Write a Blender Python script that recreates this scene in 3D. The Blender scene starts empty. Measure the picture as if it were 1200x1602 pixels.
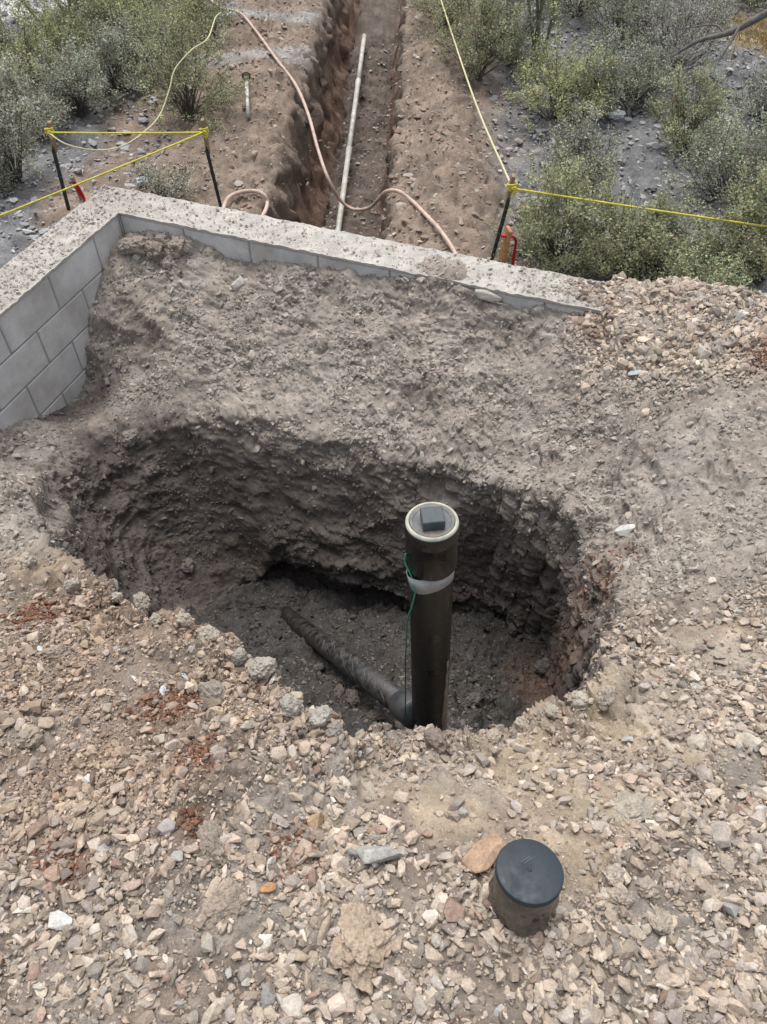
import bpy, bmesh, math, random
import numpy as np
from mathutils import Vector, Matrix, Quaternion

rng = np.random.default_rng(11)
random.seed(5)
scene = bpy.context.scene
COL = scene.collection

# ------------------------------------------------------------------ camera
CAM_Z = 2.1
PITCH = math.radians(49.0)
F = 1200.0
cam_d = bpy.data.cameras.new("camera")
cam = bpy.data.objects.new("camera", cam_d)
COL.objects.link(cam)
cam.location = (0, 0, CAM_Z)
cam.rotation_euler = (math.radians(90) - PITCH, 0, 0)
cam_d.sensor_fit = 'VERTICAL'
cam_d.sensor_height = 24.0
cam_d.lens = 12.0 / (801.0 / F)
cam_d.clip_start = 0.02
cam_d.clip_end = 2000
scene.camera = cam

# ------------------------------------------------------------------ sky, sun, exposure
SUN_EL, SUN_AZ = math.radians(72), math.radians(345)      # azimuth clockwise from +Y
w = bpy.data.worlds.new("World"); scene.world = w; w.use_nodes = True
nt = w.node_tree; nt.nodes.clear()
sky = nt.nodes.new("ShaderNodeTexSky"); sky.sky_type = 'NISHITA'; sky.sun_disc = False
sky.sun_elevation = SUN_EL; sky.sun_rotation = SUN_AZ
sky.air_density = 1.0; sky.dust_density = 3.0; sky.ozone_density = 1.0
hs = nt.nodes.new("ShaderNodeHueSaturation"); hs.inputs['Saturation'].default_value = 0.35
bg = nt.nodes.new("ShaderNodeBackground"); bg.inputs['Strength'].default_value = 0.11
wo = nt.nodes.new("ShaderNodeOutputWorld")
nt.links.new(sky.outputs[0], hs.inputs['Color']); nt.links.new(hs.outputs[0], bg.inputs[0])
nt.links.new(bg.outputs[0], wo.inputs[0])
sl = bpy.data.lights.new("sun", 'SUN'); sl.energy = 1.3; sl.angle = math.radians(40); sl.color = (1.0, 0.955, 0.90)
so = bpy.data.objects.new("sun", sl); COL.objects.link(so)
sd = Vector((math.sin(SUN_AZ) * math.cos(SUN_EL), math.cos(SUN_AZ) * math.cos(SUN_EL), math.sin(SUN_EL)))
so.rotation_euler = sd.to_track_quat('Z', 'Y').to_euler()
so.location = (0, 0, 20)
vs = scene.view_settings
vs.view_transform = 'Standard'; vs.look = 'None'; vs.gamma = 1.0; vs.use_curve_mapping = False
vs.exposure = 1.06
scene.cycles.max_bounces = 6

# ------------------------------------------------------------------ pixel <-> place
CP, SP = math.cos(PITCH), math.sin(PITCH)
def ray(u, v):
    x = (u - 600) / F; yv = (801 - v) / F
    return np.array((x, CP + yv * SP, -SP + yv * CP))
def PZ(u, v, z):
    d = ray(u, v); return np.array((0, 0, CAM_Z)) + d * ((z - CAM_Z) / d[2])
def PD(u, v, D):
    return np.array((0, 0, CAM_Z)) + ray(u, v) * D
def PYY(u, v, y):
    d = ray(u, v); return np.array((0, 0, CAM_Z)) + d * (y / d[1])
def project(P):
    q = P - np.array((0, 0, CAM_Z))
    depth = q[:, 1] * CP - q[:, 2] * SP
    up = q[:, 1] * SP + q[:, 2] * CP
    dd = np.maximum(depth, 1e-3)
    return 600 + F * q[:, 0] / dd, 801 - F * up / dd, depth

# ------------------------------------------------------------------ noise
_perm = np.random.default_rng(3).permutation(256).astype(np.int64)
_perm = np.concatenate([_perm, _perm, _perm])
_g = np.random.default_rng(4).normal(size=(256, 3)); _g /= np.linalg.norm(_g, axis=1)[:, None]
_g = _g.astype(np.float32)
_rv = np.random.default_rng(6).random((256, 6)).astype(np.float32)
def _h(i, j, k):
    return _perm[_perm[_perm[i & 255] + (j & 255)] + (k & 255)]
def perlin(P):
    P = P.astype(np.float32); I = np.floor(P).astype(np.int64); f = (P - I).astype(np.float32)
    u = f * f * f * (f * (f * 6 - 15) + 10)
    out = 0
    for a in (0, 1):
        wx = u[:, 0] if a else 1 - u[:, 0]
        for b in (0, 1):
            wy = u[:, 1] if b else 1 - u[:, 1]
            for c in (0, 1):
                wz = u[:, 2] if c else 1 - u[:, 2]
                g = _g[_h(I[:, 0] + a, I[:, 1] + b, I[:, 2] + c)]
                out = out + wx * wy * wz * (g[:, 0] * (f[:, 0] - a) + g[:, 1] * (f[:, 1] - b) + g[:, 2] * (f[:, 2] - c))
    return out * 1.5
def fbm(P, n=4, gain=0.5, lac=2.03):
    o = 0; a = 1.0
    for i in range(n):
        o = o + a * perlin(P + 17.3 * i); P = P * lac; a *= gain
    return o
def ridged(P, n=3):
    o = 0; a = 1.0
    for i in range(n):
        o = o + a * (1 - 2 * np.abs(perlin(P + 9.1 * i))); P = P * 2.1; a *= 0.5
    return o
def facets(P):
    """angular chips: each cell its own height and tilt; returns height about 0..1"""
    P = P.astype(np.float32); I = np.floor(P).astype(np.int64); f = (P - I).astype(np.float32)
    best = np.full(len(P), 9.0, np.float32); hh = np.zeros(len(P), np.float32)
    for a in (-1, 0, 1):
        for b in (-1, 0, 1):
            for c in (-1, 0, 1):
                h = _h(I[:, 0] + a, I[:, 1] + b, I[:, 2] + c); r = _rv[h]
                dx = f[:, 0] - a - r[:, 0]; dy = f[:, 1] - b - r[:, 1]; dz = f[:, 2] - c - r[:, 2]
                d = dx * dx + dy * dy + dz * dz
                m = d < best
                best = np.where(m, d, best)
                v = r[:, 3] + (r[:, 4] - .5) * 1.6 * dx + (r[:, 5] - .5) * 1.6 * dy + (r[:, 0] - .5) * 1.6 * dz - 0.5 * d
                hh = np.where(m, v, hh)
    return hh
def sstep(a, b, x):
    t = np.clip((x - a) / (b - a), 0, 1); return t * t * (3 - 2 * t)

# ------------------------------------------------------------------ mesh helpers
def mesh_from(name, V, Fa, mat=None, tint=None, smooth=False):
    me = bpy.data.meshes.new(name)
    V = np.asarray(V, np.float32); Fa = np.asarray(Fa, np.int32); k = Fa.shape[1]
    me.vertices.add(len(V)); me.vertices.foreach_set("co", V.ravel())
    me.loops.add(Fa.size); me.loops.foreach_set("vertex_index", Fa.ravel())
    me.polygons.add(len(Fa))
    me.polygons.foreach_set("loop_start", np.arange(0, Fa.size, k, dtype=np.int32))
    me.polygons.foreach_set("loop_total", np.full(len(Fa), k, np.int32))
    me.polygons.foreach_set("use_smooth", np.full(len(Fa), smooth, bool))
    if tint is not None:
        at = me.attributes.new("tint", 'FLOAT_COLOR', 'POINT')
        c = np.ones((len(V), 4), np.float32); c[:, :3] = tint
        at.data.foreach_set("color", c.ravel())
    me.update(calc_edges=True)
    if mat: me.materials.append(mat)
    return me
def link(name, me, parent=None, loc=None):
    o = bpy.data.objects.new(name, me); COL.objects.link(o)
    if parent is not None: o.parent = parent
    if loc is not None: o.location = loc
    return o
def empty(name, label, cat, loc=(0, 0, 0), group=None):
    o = bpy.data.objects.new(name, None); COL.objects.link(o); o.location = loc
    o.empty_display_size = 0.05
    return tag(o, label, cat, group)
def tag(o, label, cat, group=None):
    o['label'] = label; o['category'] = cat
    if group: o['group'] = group
    return o
def bm_obj(name, bm, mat, parent=None, smooth=False, loc=None):
    me = bpy.data.meshes.new(name); bm.to_mesh(me); bm.free()
    me.materials.append(mat)
    if smooth:
        for p in me.polygons: p.use_smooth = True
    return link(name, me, parent, loc)
def catmull(P, n=10):
    P = [np.asarray(p, float) for p in P]; out = []
    Q = [2 * P[0] - P[1]] + P + [2 * P[-1] - P[-2]]
    for i in range(1, len(Q) - 2):
        for k in range(n):
            t = k / n; a, b, c, d = Q[i - 1], Q[i], Q[i + 1], Q[i + 2]
            out.append(0.5 * (2 * b + (c - a) * t + (2 * a - 5 * b + 4 * c - d) * t * t + (3 * b - a - 3 * c + d) * t ** 3))
    out.append(P[-1]); return np.array(out)
def tube_arrays(P, R, sides=8, caps=True):
    P = np.asarray(P, float); n = len(P)
    R = np.full(n, R) if np.isscalar(R) else np.asarray(R, float)
    T = np.gradient(P, axis=0); T /= np.linalg.norm(T, axis=1)[:, None] + 1e-9
    ref = np.array((0, 0, 1.0)) if abs(T[0][2]) < .9 else np.array((1.0, 0, 0))
    N = np.cross(T[0], ref); N /= np.linalg.norm(N)
    V = []
    for i in range(n):
        N = N - T[i] * np.dot(N, T[i]); N /= np.linalg.norm(N); B = np.cross(T[i], N)
        for s in range(sides):
            a = 2 * math.pi * s / sides
            V.append(P[i] + R[i] * (math.cos(a) * N + math.sin(a) * B))
    Fq = []
    for i in range(n - 1):
        for s in range(sides):
            s2 = (s + 1) % sides
            Fq.append((i * sides + s, i * sides + s2, (i + 1) * sides + s2, (i + 1) * sides + s))
    return np.array(V), Fq
def tube_mesh(name, P, R, mat, sides=8, smooth=True):
    V, Fq = tube_arrays(P, R, sides)
    bm = bmesh.new(); vs_ = [bm.verts.new(v) for v in V]
    for f in Fq: bm.faces.new([vs_[i] for i in f])
    bm.faces.new(vs_[:sides][::-1]); bm.faces.new(vs_[-sides:])
    bmesh.ops.recalc_face_normals(bm, faces=bm.faces)
    me = bpy.data.meshes.new(name); bm.to_mesh(me); bm.free(); me.materials.append(mat)
    if smooth:
        for p in me.polygons: p.use_smooth = len(p.vertices) == 4
    return me
def lathe_bm(prof, n=40):
    """prof: list of (r, z); closed to the axis at both ends if r == 0"""
    bm = bmesh.new(); rings = []
    for r, z in prof:
        if r < 1e-6: rings.append([bm.verts.new((0, 0, z))])
        else: rings.append([bm.verts.new((r * math.cos(2 * math.pi * k / n), r * math.sin(2 * math.pi * k / n), z)) for k in range(n)])
    for a, b in zip(rings, rings[1:]):
        for k in range(n):
            k2 = (k + 1) % n
            if len(a) == 1 and len(b) > 1: bm.faces.new((a[0], b[k], b[k2]))
            elif len(b) == 1 and len(a) > 1: bm.faces.new((a[k], a[k2], b[0]))
            elif len(a) > 1: bm.faces.new((a[k], a[k2], b[k2], b[k]))
    bmesh.ops.recalc_face_normals(bm, faces=bm.faces)
    return bm
def box_bm(x0, x1, y0, y1, z0, z1, bev=0.0):
    bm = bmesh.new(); bmesh.ops.create_cube(bm, size=1)
    for v in bm.verts:
        v.co = ((x0 + x1) / 2 + v.co.x * (x1 - x0), (y0 + y1) / 2 + v.co.y * (y1 - y0), (z0 + z1) / 2 + v.co.z * (z1 - z0))
    if bev: bmesh.ops.bevel(bm, geom=list(bm.edges), offset=bev, segments=1, affect='EDGES')
    return bm

# ------------------------------------------------------------------ materials
def newmat(name):
    m = bpy.data.materials.new(name); m.use_nodes = True
    n = m.node_tree; b = n.nodes["Principled BSDF"]
    return m, n, b
def add(n, t, **kw):
    x = n.nodes.new(t)
    for k, v in kw.items(): setattr(x, k, v)
    return x
def noise_node(n, coord, scale, detail=6, rough=.6):
    x = add(n, "ShaderNodeTexNoise"); x.inputs['Scale'].default_value = scale
    x.inputs['Detail'].default_value = detail; x.inputs['Roughness'].default_value = rough
    n.links.new(coord, x.inputs['Vector']); return x
def ramp(n, fac, stops):
    r = add(n, "ShaderNodeValToRGB")
    el = r.color_ramp.elements
    while len(el) < len(stops): el.new(0.5)
    for e, (p, c) in zip(el, stops):
        e.position = p; e.color = (*c, 1) if len(c) == 3 else c
    n.links.new(fac, r.inputs[0]); return r
def mul(n, a, b, fac=1.0, mode='MULTIPLY'):
    x = add(n, "ShaderNodeMix", data_type='RGBA', blend_type=mode); x.inputs[0].default_value = fac
    n.links.new(a, x.inputs[6])
    if isinstance(b, tuple): x.inputs[7].default_value = (*b, 1)
    else: n.links.new(b, x.inputs[7])
    return x.outputs[2]
def soil_mat(name, source, s1=9, s2=160, bump=.004, var=.35, rough=.95, bscale=260):
    """source: 'tint' attribute, 'object' colour, or an rgb tuple"""
    m, n, b = newmat(name)
    geo = add(n, "ShaderNodeNewGeometry").outputs['Position']
    if source == 'tint':
        a = add(n, "ShaderNodeAttribute"); a.attribute_name = "tint"; base = a.outputs['Color']
    elif source == 'instancer':
        a = add(n, "ShaderNodeAttribute"); a.attribute_name = "tint"; a.attribute_type = 'INSTANCER'; base = a.outputs['Color']
    elif source == 'object':
        base = add(n, "ShaderNodeObjectInfo").outputs['Color']
    else:
        a = add(n, "ShaderNodeRGB"); a.outputs[0].default_value = (*source, 1); base = a.outputs[0]
    lo, hi = 1 - var, 1 + var
    n1 = noise_node(n, geo, s1, 5); r1 = ramp(n, n1.outputs['Fac'], [(.3, (lo, lo, lo)), (.7, (hi, hi * .985, hi * .96))])
    n2 = noise_node(n, geo, s2, 6, .7); r2 = ramp(n, n2.outputs['Fac'], [(.32, (.72, .71, .70)), (.5, (1, 1, 1)), (.7, (1.28, 1.26, 1.22))])
    c = mul(n, mul(n, base, r1.outputs[0]), r2.outputs[0])
    n.links.new(c, b.inputs['Base Color'])
    b.inputs['Roughness'].default_value = rough; b.inputs['Specular IOR Level'].default_value = .18
    n3 = noise_node(n, geo, bscale, 5, .65)
    bp = add(n, "ShaderNodeBump"); bp.inputs['Strength'].default_value = 1.0; bp.inputs['Distance'].default_value = bump
    n.links.new(n3.outputs['Fac'], bp.inputs['Height']); n.links.new(bp.outputs[0], b.inputs['Normal'])
    return m
def plain(name, col, rough=.5, spec=.5, dirt=None, dscale=12, amount=.5, bump=0, metallic=0):
    m, n, b = newmat(name)
    b.inputs['Roughness'].default_value = rough; b.inputs['Specular IOR Level'].default_value = spec
    b.inputs['Metallic'].default_value = metallic
    co = add(n, "ShaderNodeTexCoord").outputs['Object']
    n1 = noise_node(n, co, dscale, 8, .65)
    d = dirt if dirt else tuple(c * .75 for c in col)
    r = ramp(n, n1.outputs['Fac'], [(.5 - amount * .25, d), (.5 + .12, col)]) if amount else None
    if r: n.links.new(r.outputs[0], b.inputs['Base Color'])
    else: b.inputs['Base Color'].default_value = (*col, 1)
    if r:
        rr = ramp(n, n1.outputs['Fac'], [(.5 - amount * .25, (min(1, rough + .3),) * 3), (.62, (rough,) * 3)])
        n.links.new(rr.outputs[0], b.inputs['Roughness'])
    if bump:
        n2 = noise_node(n, co, dscale * 8, 5)
        bp = add(n, "ShaderNodeBump"); bp.inputs['Distance'].default_value = bump
        n.links.new(n2.outputs['Fac'], bp.inputs['Height']); n.links.new(bp.outputs[0], b.inputs['Normal'])
    return m

M_SOIL = soil_mat("soil", 'tint', 14, 190, .004, .22, bscale=300)
M_GROUND = soil_mat("wash_ground", 'tint', 5, 70, .012, .3, bscale=70)
M_STONE = soil_mat("gravel_stone", 'tint', 40, 220, .0012, .16, .85, bscale=420)
M_STONE_I = soil_mat("gravel_stones", 'instancer', 40, 220, .0012, .16, .85, bscale=420)
M_STONE_OBJ = soil_mat("loose_stone", 'object', 45, 160, .0022, .22, .85, bscale=300)
M_CLOD = soil_mat("clod_earth", 'object', 30, 170, .004, .22, .97, bscale=260)
M_BLOCK = soil_mat("grey_block", (.60, .605, .605), 4, 420, .0022, .17, .92, bscale=520)
def dust_over(m, col, scale, lo, hi, amount):
    n = m.node_tree; b = n.nodes["Principled BSDF"]; src = b.inputs['Base Color'].links[0].from_socket
    geo = add(n, "ShaderNodeNewGeometry").outputs['Position']
    r = ramp(n, noise_node(n, geo, scale, 7, .7).outputs['Fac'], [(lo, (0, 0, 0)), (hi, (amount,) * 3)])
    x = add(n, "ShaderNodeMix", data_type='RGBA'); n.links.new(r.outputs[0], x.inputs[0]); n.links.new(src, x.inputs[6]); x.inputs[7].default_value = (*col, 1)
    n.links.new(x.outputs[2], b.inputs['Base Color'])
dust_over(M_BLOCK, (.37, .33, .285), 2.6, .47, .68, .75)
M_MORTAR = soil_mat("mortar", (.30, .30, .295), 20, 300, .002, .15, .95)
M_GROUT = soil_mat("wall_top_concrete", 'tint', 9, 150, .004, .2, .95, bscale=220)

# ------------------------------------------------------------------ wall lines
CORNER = np.array((-1.46, 4.01))
DL = np.array((-.332, -.943)); DL /= np.linalg.norm(DL)
DB = np.array((.9365, -.3507)); DB /= np.linalg.norm(DB)
NL = np.array((-DL[1], DL[0]))
if NL[0] > 0: NL = -NL
NB = np.array((-DB[1], DB[0]))
if NB[1] < 0: NB = -NB
TH = .24

# ------------------------------------------------------------------ shape of the excavated ground
rim_px = [(0, 845, .12), (60, 862, .16), (105, 893, .18), (150, 922, .2), (200, 948, .24), (250, 962, .29), (290, 965, .31), (345, 1000, .31),
          (375, 1040, .31), (405, 1072, .30), (450, 1106, .32), (500, 1140, .27), (540, 1168, .13), (590, 1172, .04), (630, 1156, .06), (690, 1176, .03),
          (735, 1160, .05), (800, 1130, .10), (868, 1114, .14), (925, 1100, .17), (958, 1078, .17), (972, 1040, .08),
          (972, 985, -.07), (972, 920, -.22), (955, 850, -.36), (900, 800, -.41), (840, 770, -.45), (750, 735, -.49), (650, 712, -.51), (550, 682, -.51),
          (450, 655, -.50), (350, 645, -.53), (240, 650, -.57), (130, 685, -.60), (58, 745, -.53), (38, 800, -.42)]
g_px = [(0, 1600, .50), (600, 1600, .48), (1200, 1600, .45), (0, 1300, .45), (300, 1300, .48), (600, 1350, .43), (830, 1460, .47), (500, 1500, .48),
        (1000, 1300, .40), (1200, 1300, .40), (900, 1200, .29), (700, 1250, .28), (1050, 1150, .29), (1200, 1100, .25), (560, 1215, .17),
        (400, 1150, .43), (200, 1100, .42), (0, 1050, .4), (0, 920, .25), (1100, 950, .08), (1200, 950, .15), (1010, 920, -.12), (1100, 800, -.08),
        (1200, 800, .04), (1200, 650, .03), (1100, 650, -.08), (1000, 700, -.19), (1000, 600, -.12), (1020, 520, .0), (1100, 520, .04), (1200, 530, .05),
        (975, 508, -.02), (1040, 475, .03), (1200, 497, .06), (190, 372, -.17), (250, 390, -.15), (320, 392, -.13), (400, 388, -.11), (500, 400, -.08), (600, 425, -.07),
        (700, 450, -.06), (800, 470, -.075), (870, 488, -.085), (930, 503, -.075), (165, 400, -.22), (150, 500, -.42), (135, 600, -.69), (60, 655, -.62), (0, 665, -.5),
        (30, 760, -.36), (180, 640, -.60), (300, 480, -.30), (450, 450, -.18), (450, 550, -.35), (600, 500, -.20), (600, 600, -.35), (300, 580, -.46), (220, 560, -.55),
        (750, 520, -.19), (750, 640, -.36), (870, 580, -.21), (850, 690, -.36), (230, 430, -.24), (190, 470, -.34)]
rim_px = [(u, v + (14 if (v > 880 and u < 955) else 0), z) for u, v, z in rim_px]
ctrl = np.array([PZ(*p) for p in rim_px + g_px])
extra = np.array([(-2.6, -.5, .45), (0, -1.0, .5), (2.5, -.5, .45), (3.2, 1.0, .35), (2.9, 2.0, .15), (-2.3, .8, .3), (-2.2, 1.6, -.1), (-1.9, 2.2, -.38), (2.2, 2.55, .08)])
ctrl = np.vstack([ctrl, extra])
def tps_fit(C, lam=2e-4):
    n = len(C); d = np.linalg.norm(C[:, None, :2] - C[None, :, :2], axis=2)
    K = np.where(d > 0, d * d * np.log(d + 1e-12), 0) + lam * np.eye(n)
    A = np.zeros((n + 3, n + 3)); A[:n, :n] = K; A[:n, n] = 1; A[:n, n + 1:] = C[:, :2]
    A[n, :n] = 1; A[n + 1:, :n] = C[:, :2].T
    s = np.linalg.solve(A, np.concatenate([C[:, 2], np.zeros(3)]))
    return s
_tps = tps_fit(ctrl)
def G(x, y):
    sh = np.shape(x); x = np.ravel(x); y = np.ravel(y); o = np.empty(len(x))
    for i in range(0, len(x), 20000):
        a = x[i:i + 20000]; b = y[i:i + 20000]
        d2 = (a[:, None] - ctrl[None, :, 0]) ** 2 + (b[:, None] - ctrl[None, :, 1]) ** 2
        o[i:i + 20000] = (.5 * d2 * np.log(d2 + 1e-12)) @ _tps[:-3] + _tps[-3] + a * _tps[-2] + b * _tps[-1]
    return np.clip(o, -.8, .6).reshape(sh)

PC = np.array((0.0, 1.62))
NT, NR = 1500, 620
th = np.linspace(-math.pi, math.pi, NT, endpoint=False)
def polar_curve(pts):
    pts = np.asarray(pts)[:, :2] - PC
    a = np.arctan2(pts[:, 1], pts[:, 0]); r = np.hypot(pts[:, 0], pts[:, 1]); i = np.argsort(a); a, r = a[i], r[i]
    a = np.concatenate([a - 2 * math.pi, a, a + 2 * math.pi]); r = np.tile(r, 3)
    return np.interp(th, a, r)
Rr = polar_curve([PZ(*p) for p in rim_px])
FLOOR = -1.42
foot = [PZ(*p) for p in [(310, 975, FLOOR), (355, 925, FLOOR), (445, 902, FLOOR), (540, 930, FLOOR), (640, 955, FLOOR), (740, 950, FLOOR), (840, 952, FLOOR), (880, 1000, -1.0)]]
foot += [np.array(p) for p in [(.86, 1.72, 0), (.78, 1.42, 0), (.58, 1.14, 0), (.2, 1.03, 0), (-.1, 1.08, 0), (-.45, 1.33, 0), (-.80, 1.62, 0), (-.95, 1.9, 0)]]
Rf = polar_curve(foot)
k = np.exp(-np.linspace(-2, 2, 9) ** 2); k /= k.sum()
circ = lambda a: np.convolve(np.concatenate([a[-4:], a, a[:4]]), k, 'valid')
Rr = circ(Rr); Rf = circ(Rf)
cth, sth = np.cos(th), np.sin(th)
Rr += .075 * sstep(0, .5, sth) * perlin(np.stack([cth * 2.6, sth * 2.6, th * 0 + 8], 1)) + .022 * perlin(np.stack([cth * 6, sth * 6, th * 0], 1)) + .020 * perlin(np.stack([cth * 13, sth * 19, th * 0 + 5], 1))
nearf = sstep(.1, -.3, sth); Rf = np.minimum(Rf, Rr - .06); Rf = Rf * (1 - nearf) + np.maximum(Rf, Rr - .10) * nearf
def floor_z(x, y):
    lean = np.clip((2.3 - y) / 1.1, 0, 1.15)
    return FLOOR + .86 * lean * sstep(.62, .05, x + .05) + .30 * lean * sstep(.0, .5, x)
# outer edge of this patch: the middle of the walls, else a wide apron
def ray_line(c0, d):
    # distance along theta to the line c0 + t d; returns (dist, t)
    dx, dy = cth, sth; ex, ey = c0 - PC
    den = dx * d[1] - dy * d[0]
    r = (ex * d[1] - ey * d[0]) / den; t = (ex * dy - ey * dx) / den
    return r, t
Rmax = np.full(NT, 3.4); iswall = np.zeros(NT, bool)
cl = CORNER + NL * TH / 2 + NB * TH / 2
for d in (DL, DB):
    r, t = ray_line(cl, d)
    ok = (r > 0) & (t > -.02)
    if d is DB: hit = ok & (t < 2.45)
    else: hit = ok & (t < 4.4)
    upd = hit & (r < Rmax); Rmax[upd] = r[upd]; iswall |= upd
# where the pile buries the wall, the earth runs past it and down outside
r, t = ray_line(cl, DB); over = (r > 0) & (t >= 2.45) & (t < 6)
ramp_o = sstep(2.45, 2.95, t)
Rmax[over] = np.minimum(3.4, r[over] + .55 * ramp_o[over])
iswall[over] = False
wall_r = np.where(over, r, 1e3)
dipw = np.where(over, .04 + .38 * ramp_o, np.where(iswall, .04, .42))[:, None]

us = np.linspace(0, 1, 40)[1:]
prof = []
lip_deg = sstep(.15, .35, (th - 0.2) / 1.0)  # unused shaping helper
for i in range(NT):
    c, s = cth[i], sth[i]; R0, R1 = Rf[i], Rr[i]
    rr = list(np.linspace(0.0, R0, 40)); zz = list(floor_z(PC[0] + c * np.array(rr), PC[1] + s * np.array(rr)))
    zr = None
    px, py = PC[0] + c * R0, PC[1] + s * R0
    slot = float(sstep(1.35, 1.45, th[i]) * sstep(2.22, 2.12, th[i]))
    if slot > .02:
        z0 = zz[-1]
        rr += [R0 + .13 * slot, R0 + .14 * slot, R0 + .04 * slot, R0 - .01 * slot, R0 + .0 * slot]
        zz += [z0 + .005, z0 + .09 * slot, z0 + .135 * slot, z0 + .155 * slot + .003, z0 + .27 * slot + .01]
    prof.append((rr, zz))
ro = np.concatenate([np.linspace(0, 1, 200)[1:]])
Gx = np.empty((NT, len(ro))); Gr = Rr[:, None] + (Rmax - Rr)[:, None] * ro[None]
Gz = G(PC[0] + cth[:, None] * Gr, PC[1] + sth[:, None] * Gr)
Gz0 = G(PC[0] + cth * Rr, PC[1] + sth * Rr)
# dip at the outer edge
dip = Rmax[:, None] - Gr
wl = iswall[:, None]
Gz = Gz - 1.2 * (1 - np.clip(dip / dipw, 0, 1)) ** 1.5
beyond = Gr - wall_r[:, None]
Gz = np.where(beyond > 0.0, Gz - np.maximum(0, beyond - .08) * .9, Gz)
V = np.empty((NT, NR, 3), np.float64)
KG = np.exp(-(np.arange(-20, 21) / 11.0) ** 2); KG /= KG.sum()
for i in range(NT):
    rr, zz = prof[i]; r0, z0 = rr[-1], zz[-1]; R1, z1 = Rr[i], Gz0[i]
    steep = 1.0
    nearw = float(sstep(.05, -.35, sth[i])); nearw = max(nearw, float(sstep(2.75, 2.95, abs(th[i]))) )
    wr = r0 + (R1 - r0) * us ** (1.15 - .5 * nearw)
    wz = z0 + (z1 - z0) * (us ** (1.0 + .5 * float(sstep(2.1, 2.6, th[i]))) * (1 - nearw) + us ** 1.2 * nearw)
    r = np.concatenate([rr, wr, Gr[i]]); z = np.concatenate([zz, wz, Gz[i]])
    if False:   # soften the brink
        n0 = len(rr); zz_ = z.copy()
        for _ in range(2):
            zz_[n0 + 30:n0 + 48] = (zz_[n0 + 29:n0 + 47] + zz_[n0 + 30:n0 + 48] + zz_[n0 + 31:n0 + 49]) / 3
        z = zz_
    y = PC[1] + sth[i] * r
    ds = np.hypot(np.diff(r), np.diff(z))
    ym = .5 * (y[1:] + y[:-1]); rm = .5 * (r[1:] + r[:-1])
    wgt = np.where(ym < .12, .3, 1.0) * np.where(rm < .35, .5, 1.0) * np.where(np.abs(PC[0] + cth[i] * rm) > 2.1, .35, 1)
    S = np.concatenate([[0], np.cumsum(ds * wgt)])
    q = np.linspace(0, S[-1], NR)
    rq = np.interp(q, S, r); zq = np.interp(q, S, z)
    if nearw < .95:
        kz = np.convolve(np.pad(zq, 20, 'edge'), KG, 'valid'); kr = np.convolve(np.pad(rq, 20, 'edge'), KG, 'valid')
        wgt2 = (1 - nearw) * np.exp(-((rq - R1) / .22) ** 4); zq = zq * (1 - wgt2) + kz * wgt2; rq = rq * (1 - wgt2) + kr * wgt2
    V[i, :, 0] = PC[0] + cth[i] * rq; V[i, :, 1] = PC[1] + sth[i] * rq; V[i, :, 2] = zq
def grid_normals(V, wrap):
    if wrap: du = np.roll(V, -1, 0) - np.roll(V, 1, 0)
    else: du = np.gradient(V, axis=0)
    dv = np.gradient(V, axis=1)
    n = np.cross(dv, du); n /= np.linalg.norm(n, axis=2)[..., None] + 1e-12
    n[n[..., 2] < -.3] *= -1
    return n
N0 = grid_normals(V, True)
for _ in range(10):
    N0 = (N0 + np.roll(N0, 1, 0) + np.roll(N0, -1, 0) + np.concatenate([N0[:, :1], N0[:, :-1]], 1) + np.concatenate([N0[:, 1:], N0[:, -1:]], 1)) / 5
N0 /= np.linalg.norm(N0, axis=2)[..., None] + 1e-9
flat = V.reshape(-1, 3); Nf = N0.reshape(-1, 3)
if Nf[:, 2].mean() < 0: Nf = -Nf
px, py, pdep = project(flat)
slope = 1 - np.clip(Nf[:, 2], 0, 1)
rflat = np.hypot(flat[:, 0] - PC[0], flat[:, 1] - PC[1])
inpit = (rflat < np.repeat(Rr, NR) - .02)
nearside = sstep(1.35, .95, flat[:, 1] + .25 * np.abs(flat[:, 0] - .2))
big = fbm(flat * 2.2 + 3, 3)
farside = sstep(1.5, 1.9, flat[:, 1])
damp_shade = sstep(.02, -.03, rflat - np.repeat(Rr, NR) + .03 * perlin(flat * 5)) * (1 - farside) + farside * sstep(-.50, -.90, flat[:, 2] - .16 * sstep(-.6, -1.1, flat[:, 0]) + .13 * fbm(flat * 3.2 + 70, 3)) 
# zones of earth, by place
def blob(u, v, z, rad, soft=.5):
    p = PZ(u, v, z); d = np.hypot(flat[:, 0] - p[0], flat[:, 1] - p[1])
    d = d * (1 + .5 * perlin(flat * 7 + u)) ; return sstep(rad, rad * (1 - soft), d)
sand = np.maximum.reduce([blob(850, 1235, .3, .17), blob(700, 1290, .33, .13), blob(1000, 1130, .25, .2), blob(1120, 1020, .12, .17), blob(260, 985, .31, .12), blob(800, 1150, .13, .16),
                          blob(60, 900, .2, .1), blob(580, 1240, .3, .1), blob(950, 1250, .36, .1), blob(900, 1340, .42, .1)])
redz = np.maximum.reduce([blob(260, 1110, .42, .10, .8), blob(310, 1200, .44, .07, .8), blob(60, 960, .3, .12, .8), blob(300, 1290, .47, .05, .8), blob(100, 1350, .47, .09, .9),
                          blob(900, 960, -.6, .3, .9) * .6, blob(940, 480, .03, .15, .8), blob(1195, 560, .05, .12, .8), blob(450, 1330, .46, .09, .9) * .7])
amp_chip = np.where(inpit, .75, 1.0) * (1 - .55 * sand)
apr = sstep(1.6, 1.2, flat[:, 1]) * (~inpit)
disp = .026 * big + .014 * ridged(flat * 6.5 + 2, 3) * (1 - .4 * sand) * (1 - .5 * apr)
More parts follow.
